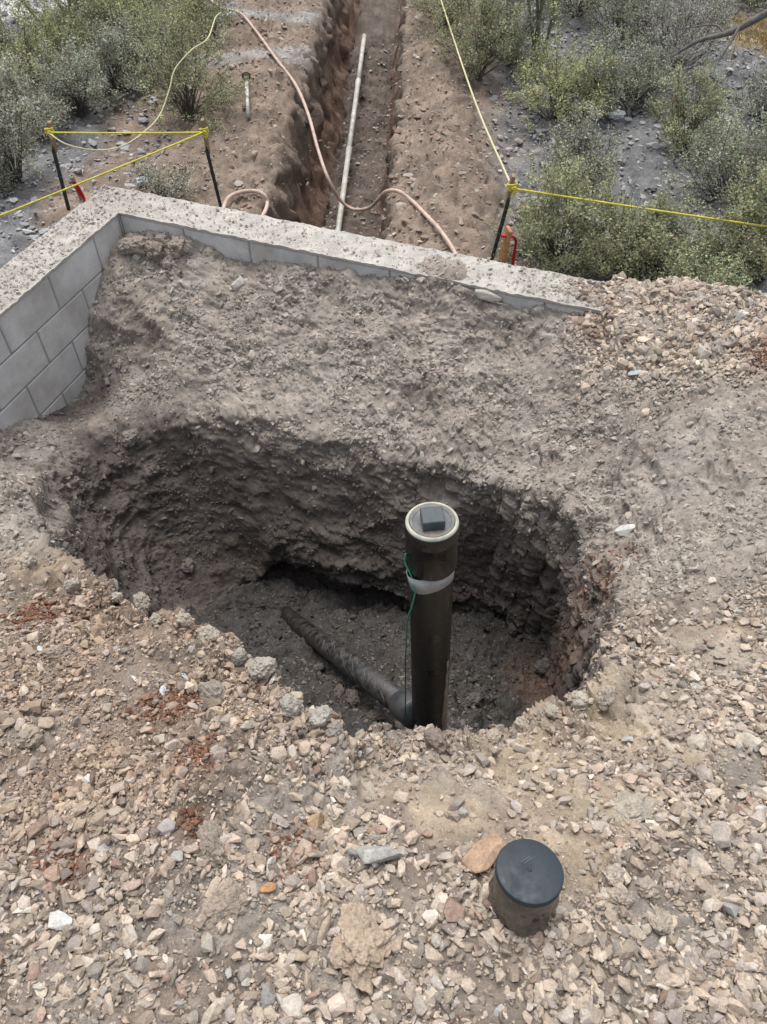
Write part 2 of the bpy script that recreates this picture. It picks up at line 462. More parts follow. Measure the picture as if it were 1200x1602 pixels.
strata = flat * np.array((3.0, 3.0, 11.0)) + 1.4 * perlin(flat * 2.5)[:, None]
stp = sstep(-.2, .4, perlin(flat * np.array((3, 3, 5)) + 33))
disp += sstep(.15, .5, slope) * (.008 * stp * ridged(strata, 3) + .018 * fbm(flat * np.array((5, 5, 14)), 3) + .035 * ridged(flat * np.array((4.5, 4.5, 7)) + 60, 3) * .8)
warp = np.stack([perlin(flat * 9 + 1), perlin(flat * 9 + 31), perlin(flat * 9 + 61)], 1) * .35
f1 = facets(flat * np.array((17, 17, 24)) + warp)
f2 = facets(flat * np.array((42, 42, 60)) + warp * 2)
f3 = facets(flat * np.array((62, 62, 80)) + warp * 3)
pm1 = sstep(-.15, .45, perlin(flat * 4 + 50)); pm2 = .3 + .9 * sstep(-.25, .35, perlin(flat * 5.5 + 150))
disp += amp_chip * (.019 * (f1 - .4) * (.1 + .9 * pm1) * (1 - .5 * apr) + .007 * pm2 * (f2 - .4) + .0065 * (.4 + .6 * pm2) * (f3 - .4))
disp += (1 - apr) * (1 - damp_shade) * (.03 * ridged(flat * np.array((2.2, 2.2, 5)) + 12, 2) * sstep(1.6, 2.2, flat[:, 1]))
disp += .005 * fbm(flat * 38, 3)
brink = np.exp(-((rflat - np.repeat(Rr, NR) - .03) / .12) ** 2) * sstep(1.7, 1.3, flat[:, 1])
disp += brink * (.042 * (ridged(flat * 8 + 21, 3) - .5) + .034 * (facets(flat * 14 + 5) - .4))
clodz = np.maximum(0, ridged(flat * 11 + 80, 2) - .75) * sstep(-.1, .4, perlin(flat * 3 + 9))
disp += .014 * clodz * (1 - .8 * apr)
disp *= 1 - .62 * sstep(.45, .75, slope) * sstep(1.75, 1.45, flat[:, 1])
smoothz = damp_shade * np.clip(sstep(-.15, .35, perlin(flat * 1.9 + 13)) + np.exp(-(((flat[:, 0] + .75) / .45) ** 2 + ((flat[:, 1] - 2.45) / .5) ** 2)), 0, 1)
disp *= 1 - .62 * smoothz
edge = np.tile(np.linspace(0, 1, NR), NT)
disp *= np.where(edge > .992, 0, 1) * sstep(0, .02, edge)
fl_gravel = inpit & (slope < .25) & (flat[:, 2] < -.5)
floorz = sstep(.05, -.05, rflat - np.repeat(Rf, NR))
disp += floorz * (.035 * ridged(flat * 5 + 40, 3) + .02 * (facets(flat * 16 + 3) - .4) + .02 * fbm(flat * 9 + 4, 3))
flat2 = flat + Nf * disp[:, None]
# a cleaner hollow round the foot of the capped pipe is left to the stones
V2 = flat2.reshape(NT, NR, 3)
N2 = grid_normals(V2, True).reshape(-1, 3)
if N2[:, 2].mean() < 0: N2 = -N2

def mixc(a, b, t): return a * (1 - t[:, None]) + np.asarray(b)[None] * t[:, None]
base = np.tile(np.array((.222, .187, .160)), (len(flat), 1))
bank = sstep(1.5, 2.1, flat[:, 1] + .35 * np.abs(flat[:, 0]))
base = mixc(base, (.297, .264, .232), bank)
base = mixc(base, (.108, .094, .087), damp_shade)   # damp cut earth, with the pit's shade painted into its colour
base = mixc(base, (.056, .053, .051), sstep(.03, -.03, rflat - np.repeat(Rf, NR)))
base = mixc(base, (.40, .33, .245), sand * .75)
base = mixc(base, (.19, .105, .07), redz * .7)
redl = sstep(.1, -.5, flat[:, 0] + .25 * perlin(flat * 2.2 + 5)) * sstep(.35, .75, flat[:, 1]) * sstep(1.6, 1.2, flat[:, 1]) * (~inpit)
base = mixc(base, (.215, .165, .128), redl * .75)
dust = sstep(.05, .45, perlin(flat * 3.3 + 40)) * (~inpit)
base = mixc(base, (.33, .31, .285), dust * .45)
tone = 1 + .22 * fbm(flat * 9 + 7, 3) + .10 * (f1 - .45) + .12 * (f2 - .45)
base = np.clip(base * np.clip(tone, .55, 1.5)[:, None], .02, .7)
ii, jj = np.meshgrid(np.arange(NT), np.arange(NR - 1), indexing='ij')
ip = (ii + 1) % NT
faces = np.stack([ii * NR + jj, ii * NR + jj + 1, ip * NR + jj + 1, ip * NR + jj], -1).reshape(-1, 4)
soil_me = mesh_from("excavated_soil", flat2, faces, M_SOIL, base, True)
soil = link("excavated_ground", soil_me); soil['kind'] = 'structure'

def at_pixel(u, v, rad=5):
    """the visible point of the excavated ground nearest a line of sight"""
    d = (SX - u) ** 2 + (SY - v) ** 2
    m = np.where((d < rad * rad) & (SD > .1))[0]
    if len(m) == 0: m = np.array([np.argmin(d)])
    i = m[np.argmin(SD[m])]
    return flat2[i], N2[i]
SX, SY, SD = project(flat2)

# ------------------------------------------------------------------ ground outside the wall, with the trench
def xc(y): return -.36 + (y - 5.2) * .045
def ground_z(x, y):
    d = x - xc(y)
    P = np.stack([x, y, 0 * x], 1)
    z = -.6 + .07 * fbm(P * .55, 2) + .03 * perlin(P * 2.1)
    z += .17 * np.exp(-((d - .82) / .36) ** 2) * (1 + .5 * perlin(P * 1.4 + 4)) * sstep(3.0, 4.0, y) * sstep(16, 11, y)
    z += .05 * np.exp(-((d + .85) / .4) ** 2)
    j = .06 * perlin(P * 3.1 + 7) + .04 * perlin(P * 8 + 2)
    left = sstep(.52, .24, -d + j); right = sstep(.42, .26, d + j)
    open_ = np.where(d < 0, left, right) * sstep(14.5, 13.5, y)
    zf = -1.5 + .05 * perlin(P * 2.5) + .25 * sstep(8.5, 11, y)
    return z * (1 - open_) + zf * open_, open_
def geom_out(a, first, n, far):
    q = (far / first) ** (1 / (n - 1)); return [a + first * q ** i for i in range(n)]
xs = np.concatenate([-np.array(geom_out(5.0, .2, 16, 400))[::-1], np.arange(-5.0, -1.35, .035), np.arange(-1.35, .75, .017), np.arange(.75, 5.0, .035), np.array(geom_out(5.0, .2, 16, 400))])
ys = np.concatenate([-np.array(geom_out(2.0, .3, 14, 400))[::-1], np.arange(-2.0, 2.0, .15), np.arange(2.0, 10.8, .034), np.arange(10.8, 16, .2), np.array(geom_out(16.0, .4, 14, 400))])
XX, YY = np.meshgrid(xs, ys, indexing='ij'); nx, ny = XX.shape
gz, gop = ground_z(XX.ravel(), YY.ravel())
GB = np.stack([XX.ravel(), YY.ravel(), gz], 1)
GBn = grid_normals(GB.reshape(nx, ny, 3), False).reshape(-1, 3)
if GBn[:, 2].mean() < 0: GBn = -GBn
fine = sstep(30, 12, np.hypot(GB[:, 0], GB[:, 1]))
dd = GB[:, 0] - xc(GB[:, 1])
ds_ = .014 * ridged(GB * 4, 3) + .026 * (facets(GB * np.array((12, 12, 16))) - .4) + .02 * (facets(GB * np.array((26, 26, 34)) + 9) - .4) + .016 * fbm(GB * 14, 3)
ds_ += gop * (1 - gop) * 4 * (.028 * ridged(GB * 4.3 + 3, 4) + .03 * (facets(GB * np.array((10, 10, 14)) + 4 + .5 * perlin(GB * 6)[:, None]) - .4))
GB2 = GB + GBn * (ds_ * fine)[:, None]
P = GB
spoil = sstep(1.75, 1.15, np.abs(dd + .1) + .3 * perlin(P * 1.5) + .12 * perlin(P * 6))
spoil = np.maximum(spoil, sstep(.2, .6, sstep(-2.6, -2.0, P[:, 0]) * sstep(.3, -.3, P[:, 0]) + .5 * perlin(P * 1.1 + 3)))
gc = np.tile(np.array((.165, .168, .175)), (len(P), 1))
gc = mixc(gc, (.215, .172, .140), spoil)
gc = mixc(gc, (.195, .130, .096), sstep(.1, .8, gop) * .9)
gc = mixc(gc, (.125, .105, .092), sstep(.9, 1.0, gop))
greyband = sstep(.35, .1, np.abs(P[:, 1] - 8.0 + .5 * perlin(P * 1.5))) + sstep(.3, .1, np.abs(P[:, 1] - 9.3 + .4 * perlin(P * 1.5)))
gc = mixc(gc, (.30, .30, .295), np.clip(greyband, 0, 1) * sstep(-.4, -.6, dd) * sstep(-2.0, -1.5, dd) * .8)
drygrass = np.hypot((P[:, 0] - 4.0) / .8, (P[:, 1] - 8.7) / .6)
gc = mixc(gc, (.30, .22, .10), sstep(1.1, .6, drygrass + .3 * perlin(P * 4)) * .8)
palep = np.hypot((P[:, 0] + 4.6) / 1.0, (P[:, 1] - 9.9) / .8)
gc = mixc(gc, (.50, .50, .49), sstep(1.3, 1.0, palep))
gc *= np.clip(1 + .35 * fbm(P * 5 + 2, 3) + .25 * perlin(P * 23), .5, 1.6)[:, None]
# hole where the excavated ground lies
outl_r = Rmax - np.where(iswall, .0, .16); outl_r = np.where(over, Rmax - .2 * ramp_o, outl_r)
ii, jj = np.meshgrid(np.arange(nx - 1), np.arange(ny - 1), indexing='ij')
fb = np.stack([ii * ny + jj, (ii + 1) * ny + jj, (ii + 1) * ny + jj + 1, ii * ny + jj + 1], -1).reshape(-1, 4)
cx = GB[fb].mean(1)[:, :2] - PC
ca = np.arctan2(cx[:, 1], cx[:, 0]); cr = np.hypot(cx[:, 0], cx[:, 1])
lim = np.interp(ca, np.concatenate([th, [math.pi]]), np.concatenate([outl_r, [outl_r[0]]]))
fb = fb[cr > lim]
ground = link("ground", mesh_from("ground", GB2, fb, M_GROUND, gc, True)); ground['kind'] = 'structure'
GZ2 = GB2[:, 2].reshape(nx, ny)
def gpt(x, y, hi=True):
    i = int(np.clip(np.searchsorted(xs, x), 2, nx - 3)); j = int(np.clip(np.searchsorted(ys, y), 2, ny - 3))
    q = GZ2[i - 2:i + 2, j - 2:j + 2]; return float(q.max() if hi else q.mean())
def GP(u, v, dz=0.0):
    p = PZ(u, v, -.6)
    for _ in range(6):
        p = PZ(u, v, gpt(p[0], p[1], dz > 0) + dz)
    return p

# ------------------------------------------------------------------ block wall
wall = empty("block_wall", "grey concrete block wall turning a corner around the dug hole, its top strewn with grit", "wall", (CORNER[0], CORNER[1], 0))
def wall_obj(name, bm, mat, D, Nn):
    M = Matrix(((D[0], Nn[0], 0, 0), (D[1], Nn[1], 0, 0), (0, 0, 1, 0), (0, 0, 0, 1)))
    bmesh.ops.transform(bm, matrix=M, verts=bm.verts)
    bmesh.ops.recalc_face_normals(bm, faces=bm.faces)
    return bm_obj(name, bm, mat, wall)
BL, BH, J = .397, .2, .009
_cache = {}
def block(D, Nn, key, s0, s1, z1):
    L = round(s1 - s0, 3); kk = (key, L)
    if kk not in _cache:
        bm = box_bm(0, L, 0, TH, -BH + J, 0, .004)
        o = wall_obj("block", bm, M_BLOCK, D, Nn); _cache[kk] = o.data
    else: o = link("block", _cache[kk], wall)
    o.location = (D[0] * s0, D[1] * s0, z1)
    return o
TOPZ = -.014
for c in range(5):
    z1 = TOPZ - c * BH
    for (D, Nn, key, start, end, off) in ((DL, NL, 'l', .006, 3.9, .248), (DB, NB, 'b', -TH, 4.4, .004)):
        o_ = off if c % 2 == 0 else (off - BL / 2 if off - BL / 2 > start + .03 else off + BL / 2)
        cuts = [start] + [x for x in np.arange(o_, end, BL) if x > start + .02] + [end]
        for a, b in zip(cuts, cuts[1:]):
            if b - a > .03: block(D, Nn, key, a + J / 2, b - J / 2, z1 - J / 2)
wall_obj("mortar", box_bm(.002, 3.88, .004, TH - .004, -1.0, TOPZ - .004), M_MORTAR, DL, NL)
wall_obj("mortar", box_bm(-TH + .004, 4.38, .0045, TH - .0045, -1.0, TOPZ - .0045), M_MORTAR, DB, NB)
def top_slab(D, Nn, s0, s1, dirt, seed):
    n1, n2 = int((s1 - s0) / .02), 15
    S, T = np.meshgrid(np.linspace(s0, s1, n1), np.linspace(-.006, TH + .004, n2), indexing='ij')
    P3 = np.stack([S.ravel() + seed, T.ravel(), 0 * S.ravel()], 1)
    edge = (np.minimum(T - T.min(), T.max() - T)).ravel()
    ragged = .007 * perlin(P3 * 11) + .005 * perlin(P3 * 34)
    T2 = T.ravel() + np.where(T.ravel() < .02, 1, np.where(T.ravel() > TH - .02, -1, 0)) * np.maximum(0, ragged)
    Z = TOPZ + .014 + .004 * fbm(P3 * 9, 3) + .005 * (facets(P3 * 36) - .4)
    top = np.stack([S.ravel() * D[0] + T2 * Nn[0], S.ravel() * D[1] + T2 * Nn[1], Z], 1)
    bot = top.copy(); bot[:, 2] = TOPZ + .0005
    idx = np.arange(n1 * n2).reshape(n1, n2)
    q = np.stack([idx[:-1, :-1], idx[1:, :-1], idx[1:, 1:], idx[:-1, 1:]], -1).reshape(-1, 4)
    f = [q]; o = n1 * n2
    for line in (idx[:, 0][::-1], idx[:, -1], idx[0, :], idx[-1, :][::-1]):
        f.append(np.stack([line[:-1], line[1:], line[1:] + o, line[:-1] + o], 1))
    col = np.tile(np.array((.43, .415, .39)), (len(top), 1))
    col = mixc(col, (.30, .26, .225), np.clip(dirt(S.ravel()) + .5 * fbm(P3 * 7, 3) - .1, 0, 1) * .7)
    me = mesh_from("wall_top", np.vstack([top, bot]), np.vstack(f), M_GROUT, np.vstack([col, col]), False)
    return link("wall_top", me, wall)
top_slab(DB, NB, -TH, 4.4, lambda s: .25 + .6 * sstep(.35, -.1, s) + .5 * sstep(2.2, 2.7, s), 0)
top_slab(DL, NL, .002, 3.9, lambda s: .45 + .0 * s, 40)

# ------------------------------------------------------------------ stones
def hull(npts, dims, r, boxy=.5, bev=0.0):
    p = r.normal(size=(npts, 3)); p /= np.linalg.norm(p, axis=1)[:, None]
    q = p / np.max(np.abs(p), axis=1)[:, None]
    p = (p * (1 - boxy) + q * boxy * .8) * np.asarray(dims) * r.uniform(.85, 1.0, (npts, 1))
    bm = bmesh.new()
    for v in p: bm.verts.new(v)
    res = bmesh.ops.convex_hull(bm, input=bm.verts)
    bmesh.ops.delete(bm, geom=[g for g in bm.verts if not g.link_faces], context='VERTS')
    if bev:
        bmesh.ops.dissolve_limit(bm, angle_limit=.22, verts=bm.verts, edges=bm.edges)
        bmesh.ops.bevel(bm, geom=list(bm.edges), offset=bev, segments=2, affect='EDGES', profile=.6)
    bmesh.ops.triangulate(bm, faces=bm.faces)
    bmesh.ops.recalc_face_normals(bm, faces=bm.faces)
    return bm
def arrays(bm):
    bm.verts.index_update()
    v = np.array([x.co[:] for x in bm.verts]); f = np.array([[x.index for x in fc.verts] for fc in bm.faces]); bm.free(); return v, f
r_ = np.random.default_rng(21)
CHIPS = []
for i in range(36):
    CHIPS.append(arrays(hull(int(r_.integers(12, 18)), (1, r_.uniform(.4, .95), r_.uniform(.3, .75)), r_, r_.uniform(.1, .6))))
GRIT = [arrays(hull(6, (1, r_.uniform(.5, .95), r_.uniform(.35, .75)), r_, .4)) for i in range(10)]
PAL = np.array([(.365, .31, .255), (.34, .31, .28), (.42, .37, .31), (.50, .47, .42), (.285, .215, .175), (.31, .312, .31), (.25, .22, .19), (.39, .34, .28)])
PNAME = ['tan', 'grey brown', 'buff', 'pale', 'reddish brown', 'blue grey', 'dark brown', 'sandy']
PW = np.array([.28, .22, .18, .045, .03, .02, .05, .175])
def frames(N, r, tilt=.45):
    n = N + r.normal(size=N.shape) * tilt * .5; n /= np.linalg.norm(n, axis=1)[:, None]
    a = r.normal(size=N.shape); a -= n * (a * n).sum(1)[:, None]; a /= np.linalg.norm(a, axis=1)[:, None]
    return np.stack([a, np.cross(n, a), n], 2)
def stone_instances(name, Pp, Nn, size, cols, r, tmpl, tilt=.45):
    """one object: its mesh holds the stone shapes and a loose point for each stone; the nodes set a shape on every point"""
    R = frames(Nn, r, tilt); n = len(Pp)
    rot = np.stack([np.arctan2(R[:, 2, 1], R[:, 2, 2]), np.arcsin(np.clip(-R[:, 2, 0], -1, 1)), np.arctan2(R[:, 1, 0], R[:, 0, 0])], 1)
    tv = np.vstack([v for v, f in tmpl]); off = np.cumsum([0] + [len(v) for v, f in tmpl])
    tf = np.vstack([f + o for (v, f), o in zip(tmpl, off)])
    gid = np.concatenate([np.full(len(v), i) for i, (v, f) in enumerate(tmpl)] + [np.full(n, -1)])
    me = mesh_from(name, np.vstack([tv, Pp]), tf, M_STONE_I); nt_ = len(tv)
    a = me.attributes.new("gid", 'INT', 'POINT'); a.data.foreach_set("value", gid.astype(np.int32))
    a = me.attributes.new("rot", 'FLOAT_VECTOR', 'POINT'); a.data.foreach_set("vector", np.vstack([np.zeros((nt_, 3)), rot]).astype(np.float32).ravel())
    sc = size[:, None] * r.uniform(.85, 1.15, (n, 3))
    a = me.attributes.new("scl", 'FLOAT_VECTOR', 'POINT'); a.data.foreach_set("vector", np.vstack([np.ones((nt_, 3)), sc]).astype(np.float32).ravel())
    c4 = np.ones((nt_ + n, 4), np.float32); c4[nt_:, :3] = cols
    a = me.attributes.new("tint", 'FLOAT_COLOR', 'POINT'); a.data.foreach_set("color", c4.ravel())
    a = me.attributes.new("pick", 'INT', 'POINT'); a.data.foreach_set("value", np.concatenate([np.zeros(nt_), r.integers(0, len(tmpl), n)]).astype(np.int32))
    o = link(name, me); ng = bpy.data.node_groups.new(name, 'GeometryNodeTree')
    ng.interface.new_socket("Geometry", in_out='INPUT', socket_type='NodeSocketGeometry'); ng.interface.new_socket("Geometry", in_out='OUTPUT', socket_type='NodeSocketGeometry')
    N_ = ng.nodes.new; K = ng.links.new
    gi, go = N_("NodeGroupInput"), N_("NodeGroupOutput")
    def na(nm, ty):
        x = N_("GeometryNodeInputNamedAttribute"); x.data_type = ty; x.inputs[0].default_value = nm
        return [q for q in x.outputs if q.enabled and q.name == 'Attribute'][0]
    cmpn = N_("FunctionNodeCompare"); cmpn.data_type = 'INT'; cmpn.operation = 'LESS_THAN'
    ci_ = [q for q in cmpn.inputs if q.enabled]; K(na("gid", 'INT'), ci_[0]); ci_[1].default_value = 0
    sep = N_("GeometryNodeSeparateGeometry"); sep.domain = 'POINT'; K(gi.outputs[0], sep.inputs[0]); K(cmpn.outputs[0], sep.inputs[1])
    spl = N_("GeometryNodeSplitToInstances"); spl.domain = 'POINT'; K(sep.outputs[1], spl.inputs[0]); K(na("gid", 'INT'), spl.inputs['Group ID'])
    iop = N_("GeometryNodeInstanceOnPoints"); K(sep.outputs[0], iop.inputs['Points']); K(spl.outputs[0], iop.inputs['Instance'])
    iop.inputs['Pick Instance'].default_value = True; K(na("pick", 'INT'), iop.inputs['Instance Index'])
    e2r = N_("FunctionNodeEulerToRotation"); K(na("rot", 'FLOAT_VECTOR'), e2r.inputs[0]); K(e2r.outputs[0], iop.inputs['Rotation'])
    K(na("scl", 'FLOAT_VECTOR'), iop.inputs['Scale']); K(iop.outputs[0], go.inputs[0])
    md = o.modifiers.new("stones", 'NODES'); md.node_group = ng
    o['kind'] = 'stuff'
    return o
fq = faces; A_ = flat2[fq[:, 0]]; B_ = flat2[fq[:, 1]]; C_ = flat2[fq[:, 2]]; D_ = flat2[fq[:, 3]]
farea = .5 * np.linalg.norm(np.cross(C_ - A_, D_ - B_), axis=1)
fcen = (A_ + B_ + C_ + D_) / 4; fn = N2[fq[:, 0]]
fx, fy, fdep = project(fcen)
vis = (fx > -260) & (fx < 1460) & (fy > 200) & (fy < 1800) & (fdep > .2)
fi = fq[:, 0]
pitsoft = np.where(farside > .5, damp_shade, inpit.astype(float)); f_in, f_sand, f_red = pitsoft[fi], sand[fi], redz[fi]
yy = fcen[:, 1]; xx = fcen[:, 0]
patch = perlin(fcen * 4.2 + 90); patch2 = perlin(fcen * 9 + 20)
apron = sstep(1.55, 1.15, yy + .3 * np.maximum(0, np.abs(xx) - .9) * -1) 
pile = sstep(.75, 1.0, xx) * sstep(2.35, 2.75, yy + .15 * (xx - 1.2)) + sstep(.95, 1.35, xx) * sstep(.9, 1.2, yy) * .8 * (.12 + .88 * sstep(1.4, 1.15, yy))
dens = np.clip(apron + pile, 0, 1) * (1 - .82 * f_sand) * (.55 + .6 * sstep(-.3, .4, patch))
dens *= (1 - f_in) * (.35 + .65 * sstep(-.45, .1, patch2 + .5 * patch))
dens = np.maximum(dens, .10 * (1 - f_in) * (.3 + sstep(-.2, .5, patch)))
pitf = f_in * sstep(.25, .1, 1 - fn[:, 2]) * .5
dens = np.maximum(dens, pitf * .5)
dens = np.maximum(dens, .05)
wt = dens * farea * vis
wt = wt / wt.sum()
redleft = sstep(.1, -.5, xx + .25 * perlin(fcen * 2.2 + 5)) * sstep(.35, .75, yy) * sstep(1.6, 1.2, yy)
def colours(n, idx, r):
    w_ = np.tile(PW, (n, 1)); w_[:, 4] += f_red[idx] * 1.2; w_[:, 6] += f_red[idx] * .4
    w_ /= w_.sum(1)[:, None]; c = (w_.cumsum(1) > r.random(n)[:, None]).argmax(1)
    col = PAL[c] * np.array((1, .972, .958)) * r.uniform(.68, 1.3, (n, 1)) * r.uniform(.985, 1.015, (n, 3))
    rl = (redleft[idx] * (.35 + .5 * sstep(-.2, .4, patch[idx])))[:, None]; col = col * (1 - rl) + col * np.array((.9, .8, .72)) * rl
    bk = (bank[fi[idx]] * .8 * (1 - np.clip(pile[idx], 0, 1)))[:, None]
    g = np.array((.27, .25, .228)) * r.uniform(.85, 1.15, (n, 1)); col = col * (1 - bk) + g * bk
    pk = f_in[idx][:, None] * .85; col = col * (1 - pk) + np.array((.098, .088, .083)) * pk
    return c, col
NG = 175000
idx = rng.choice(len(wt), NG, p=wt)
fineL = np.clip(redleft[idx] + .55 * sstep(.1, .5, patch2[idx]), 0, 1)
size = np.clip(rng.lognormal(math.log(.0066), .64, NG) * (1 - .35 * fineL), .0035, .024)
bk_ = bank[fi[idx]] * (1 - np.clip(pile[idx], 0, 1))
size *= (1 - .25 * f_in[idx]) * (1 - .3 * bk_) * (1 + .3 * np.clip(pile[idx], 0, 1))
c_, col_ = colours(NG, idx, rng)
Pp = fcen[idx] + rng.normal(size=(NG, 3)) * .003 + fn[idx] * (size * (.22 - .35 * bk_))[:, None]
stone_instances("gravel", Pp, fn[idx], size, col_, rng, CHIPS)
NG2 = 220000
idx = rng.choice(len(wt), NG2, p=wt); size = rng.uniform(.0022, .0046, NG2)
c_, col_ = colours(NG2, idx, rng)
stone_instances("fine_gravel", fcen[idx] + rng.normal(size=(NG2, 3)) * .002, fn[idx], size, col_, rng, GRIT)
# chips still bedded in the dug banks
wb = bank[fi] * (1 - .7 * np.clip(pile, 0, 1)) * farea * vis * (.25 + sstep(-.2, .5, patch)) * (1 - .5 * f_in); wb /= wb.sum()
NB3 = 45000
idx = rng.choice(len(wb), NB3, p=wb); size = np.clip(rng.lognormal(math.log(.0085), .5, NB3), .004, .03)
g_ = (base[fi[idx]] * 1.08 * f_in[idx][:, None] + np.array((.31, .282, .25)) * (1 - f_in[idx][:, None])) * rng.uniform(.72, 1.35, (NB3, 1))
stone_instances("bedded_chips", fcen[idx], fn[idx], size, g_, rng, CHIPS, .9)
# reddish crumbs
wr_ = f_red ** 2 * farea * vis * (f_in < .3); wr_ /= wr_.sum(); NRC = 2600
idx = rng.choice(len(wr_), NRC, p=wr_); size = np.clip(rng.lognormal(math.log(.005), .4, NRC), .003, .013)
col_ = np.array((.19, .095, .06)) * rng.uniform(.7, 1.25, (NRC, 1))
stone_instances("reddish_earth_crumbs", fcen[idx] + fn[idx] * .004, fn[idx], size, col_, rng, CHIPS)

# ---- single stones with a place of their own
BIG = []
for i in range(30):
    kind = i % 5
    dims = {0: (1, .62, .28), 1: (1, .75, .6), 2: (1, .34, .26), 3: (1, .85, .75), 4: (1, .6, .42)}[kind]
    bm = hull(int(r_.integers(11, 20)) + (8 if kind == 3 else 0), tuple(np.array(dims) * r_.uniform(.85, 1.15, 3)), r_, {0: .6, 1: .6, 2: .6, 3: .15, 4: .4}[kind], .05)
    me = bpy.data.meshes.new("stone"); bm.to_mesh(me); bm.free(); me.materials.append(M_STONE_OBJ)
    BIG.append((kind, me))
KN = {0: 'flat chip', 1: 'blocky stone', 2: 'long sliver', 3: 'rounded stone', 4: 'wedge shaped stone'}
def place(o, p, n, s, ang=None, tilt=.35, sink=.15, r=rng):
    R = frames(np.array([n]), r, tilt)[0]
    if ang is not None:
        m_ = R[:, 2]; a_ = np.array((math.cos(math.radians(ang)), math.sin(math.radians(ang)), 0)); a_ = a_ - m_ * (a_ @ m_); a_ /= np.linalg.norm(a_)
        R = np.stack([a_, np.cross(m_, a_), m_], 1)
    M = Matrix([[*R[i], p[i] + n[i] * s * sink] for i in range(3)] + [[0, 0, 0, 1]])
    o.matrix_world = M @ Matrix.Scale(s, 4)
taken = []
def clear(u, v, rad):
    for (a, b, c) in taken:
        if (a - u) ** 2 + (b - v) ** 2 < (c + rad) ** 2 * .55: return False
    taken.append((u, v, rad)); return True
# capped pipe and riser keep their place free
taken += [(828, 1385, 68), (674, 1000, 40)]
special = [  # u, v, half length px, kind, colour, label
    (100, 1440, 30, 0, (.62, .61, .58), "white angular slab lying on the reddish gravel", 0.5),
    (762, 1343, 56, 4, (.37, .26, .185), "orange tan slab of rock standing behind the capped pipe stub", 0.5),
    (1122, 1305, 25, 3, (.37, .33, .29), "round grey cobble sitting alone among the small gravel", .4),
    (600, 1338, 54, 4, (.36, .36, .34), "broad grey flat rock half buried at the end of the sandy slope", .2),
    (505, 1450, 34, 2, (.36, .30, .24), "long tan stone standing upright beside the big crumbly clod", .5),
    (388, 1527, 17, 1, (.50, .46, .40), "pale angular stone with a pointed top in the fine gravel", .4),
    (420, 1353, 24, 2, (.48, .46, .42), "whitish upright shard above the orange flake", .5),
    (418, 1384, 18, 0, (.46, .27, .14), "small orange flake of rock lying flat", .4),
    (760, 463, 34, 2, (.40, .38, .345), "long flat grey stone lying against the edge of the wall top", .4),
    (988, 508, 15, 4, (.52, .47, .42), "pale pinkish stone on the rubble heap below the end of the wall", .4),
    (1092, 552, 17, 3, (.45, .41, .37), "pale rounded stone on the slope of the rubble heap", .3),
    (993, 581, 15, 0, (.40, .45, .47), "blue grey slate chip lying on the dusty far bank", .3),
    (975, 827, 22, 0, (.50, .50, .485), "whitish flat stone embedded in the bank right of the riser", .05),
    (375, 442, 18, 1, (.50, .48, .45), "pale crumbling stone embedded in the bank below the wall", .1),
    (290, 1057, 15, 2, (.38, .43, .46), "blue grey slate splinter near the ball shaped clod", .4),
    (256, 1078, 13, 0, (.42, .46, .48), "small blue grey slate chip beside the reddish crumbs", .4),
    (62, 1014, 11, 0, (.50, .56, .57), "pale bluish flat chip on the left bank", .4),
    (682, 1537, 34, 2, (.44, .40, .36), "long narrow grey splinter pointing down the gravel", .3),
    (1172, 1162, 25, 3, (.47, .43, .36), "large pale rounded stone at the edge of the sandy slope", .2),
    (1090, 1162, 20, 3, (.42, .38, .32), "dusty rounded stone half buried in the right bank", .2),
    (922, 1592, 22, 1, (.47, .43, .37), "square pale stone at the bottom edge of the picture", .3),
    (1166, 1420, 15, 0, (.56, .51, .40), "cream coloured flat stone right of the earth clods", .4),
    (1160, 1262, 13, 1, (.42, .28, .22), "pinkish blocky stone up the slope from the round cobble", .4),
    (1195, 1265, 14, 1, (.44, .42, .40), "grey blocky stone next to the pinkish one", .4),
    (1000, 1250, 15, 1, (.38, .28, .22), "brownish pink stone on the edge of the sandy slope", .4),
    (495, 1290, 24, 1, (.40, .29, .19), "orange brown block of rock crumbling at the top of the gravel", .2),
    (805, 1225, 7, 3, (.30, .26, .22), "small dark pebble on the sandy slope", .4),
    (1120, 525, 12, 0, (.50, .48, .45), "squarish pale chip near the top of the rubble heap", .4),
    (575, 1178, 16, 4, (.36, .34, .31), "grey wedge of stone in the notch of the near brink", .3),
    (430, 1060, 16, 4, (.47, .45, .41), "pale pointed stone jutting from the near brink", .3),
    (205, 1392, 24, 0, (.36, .29, .24), "broad brownish flake lying on the reddish gravel", .4),
    (137, 1392, 20, 2, (.44, .42, .39), "narrow whitish shard beside the white angular slab", .4),
    (215, 1535, 18, 0, (.42, .33, .27), "pinkish brown flat stone in the lower left gravel", .4),
    (330, 1580, 30, 2, (.43, .38, .32), "long buff stone lying aslant at the bottom of the gravel", .3),
    (235, 1568, 26, 4, (.40, .34, .28), "large tan wedge of stone at the bottom of the gravel", .3),
    (135, 1215, 11, 3, (.60, .58, .54), "small white pebble on the reddish left bank", .4),
    (250, 1155, 13, 3, (.44, .38, .32), "pale tan pebble beside the rusty crumbs", .4),
    (945, 1398, 14, 3, (.43, .39, .33), "smooth pale cobble left of the earth clods", .4),
]
ANG = {(100, 1440): 12, (600, 1338): 5, (505, 1450): 88, (420, 1353): 80, (418, 1384): 0, (760, 463): -20, (993, 581): -15, (682, 1537): -50, (388, 1527): 70, (762, 1343): 75, (290, 1057): -45, (137, 1392): 80, (330, 1580): 50, (205, 1392): 15}
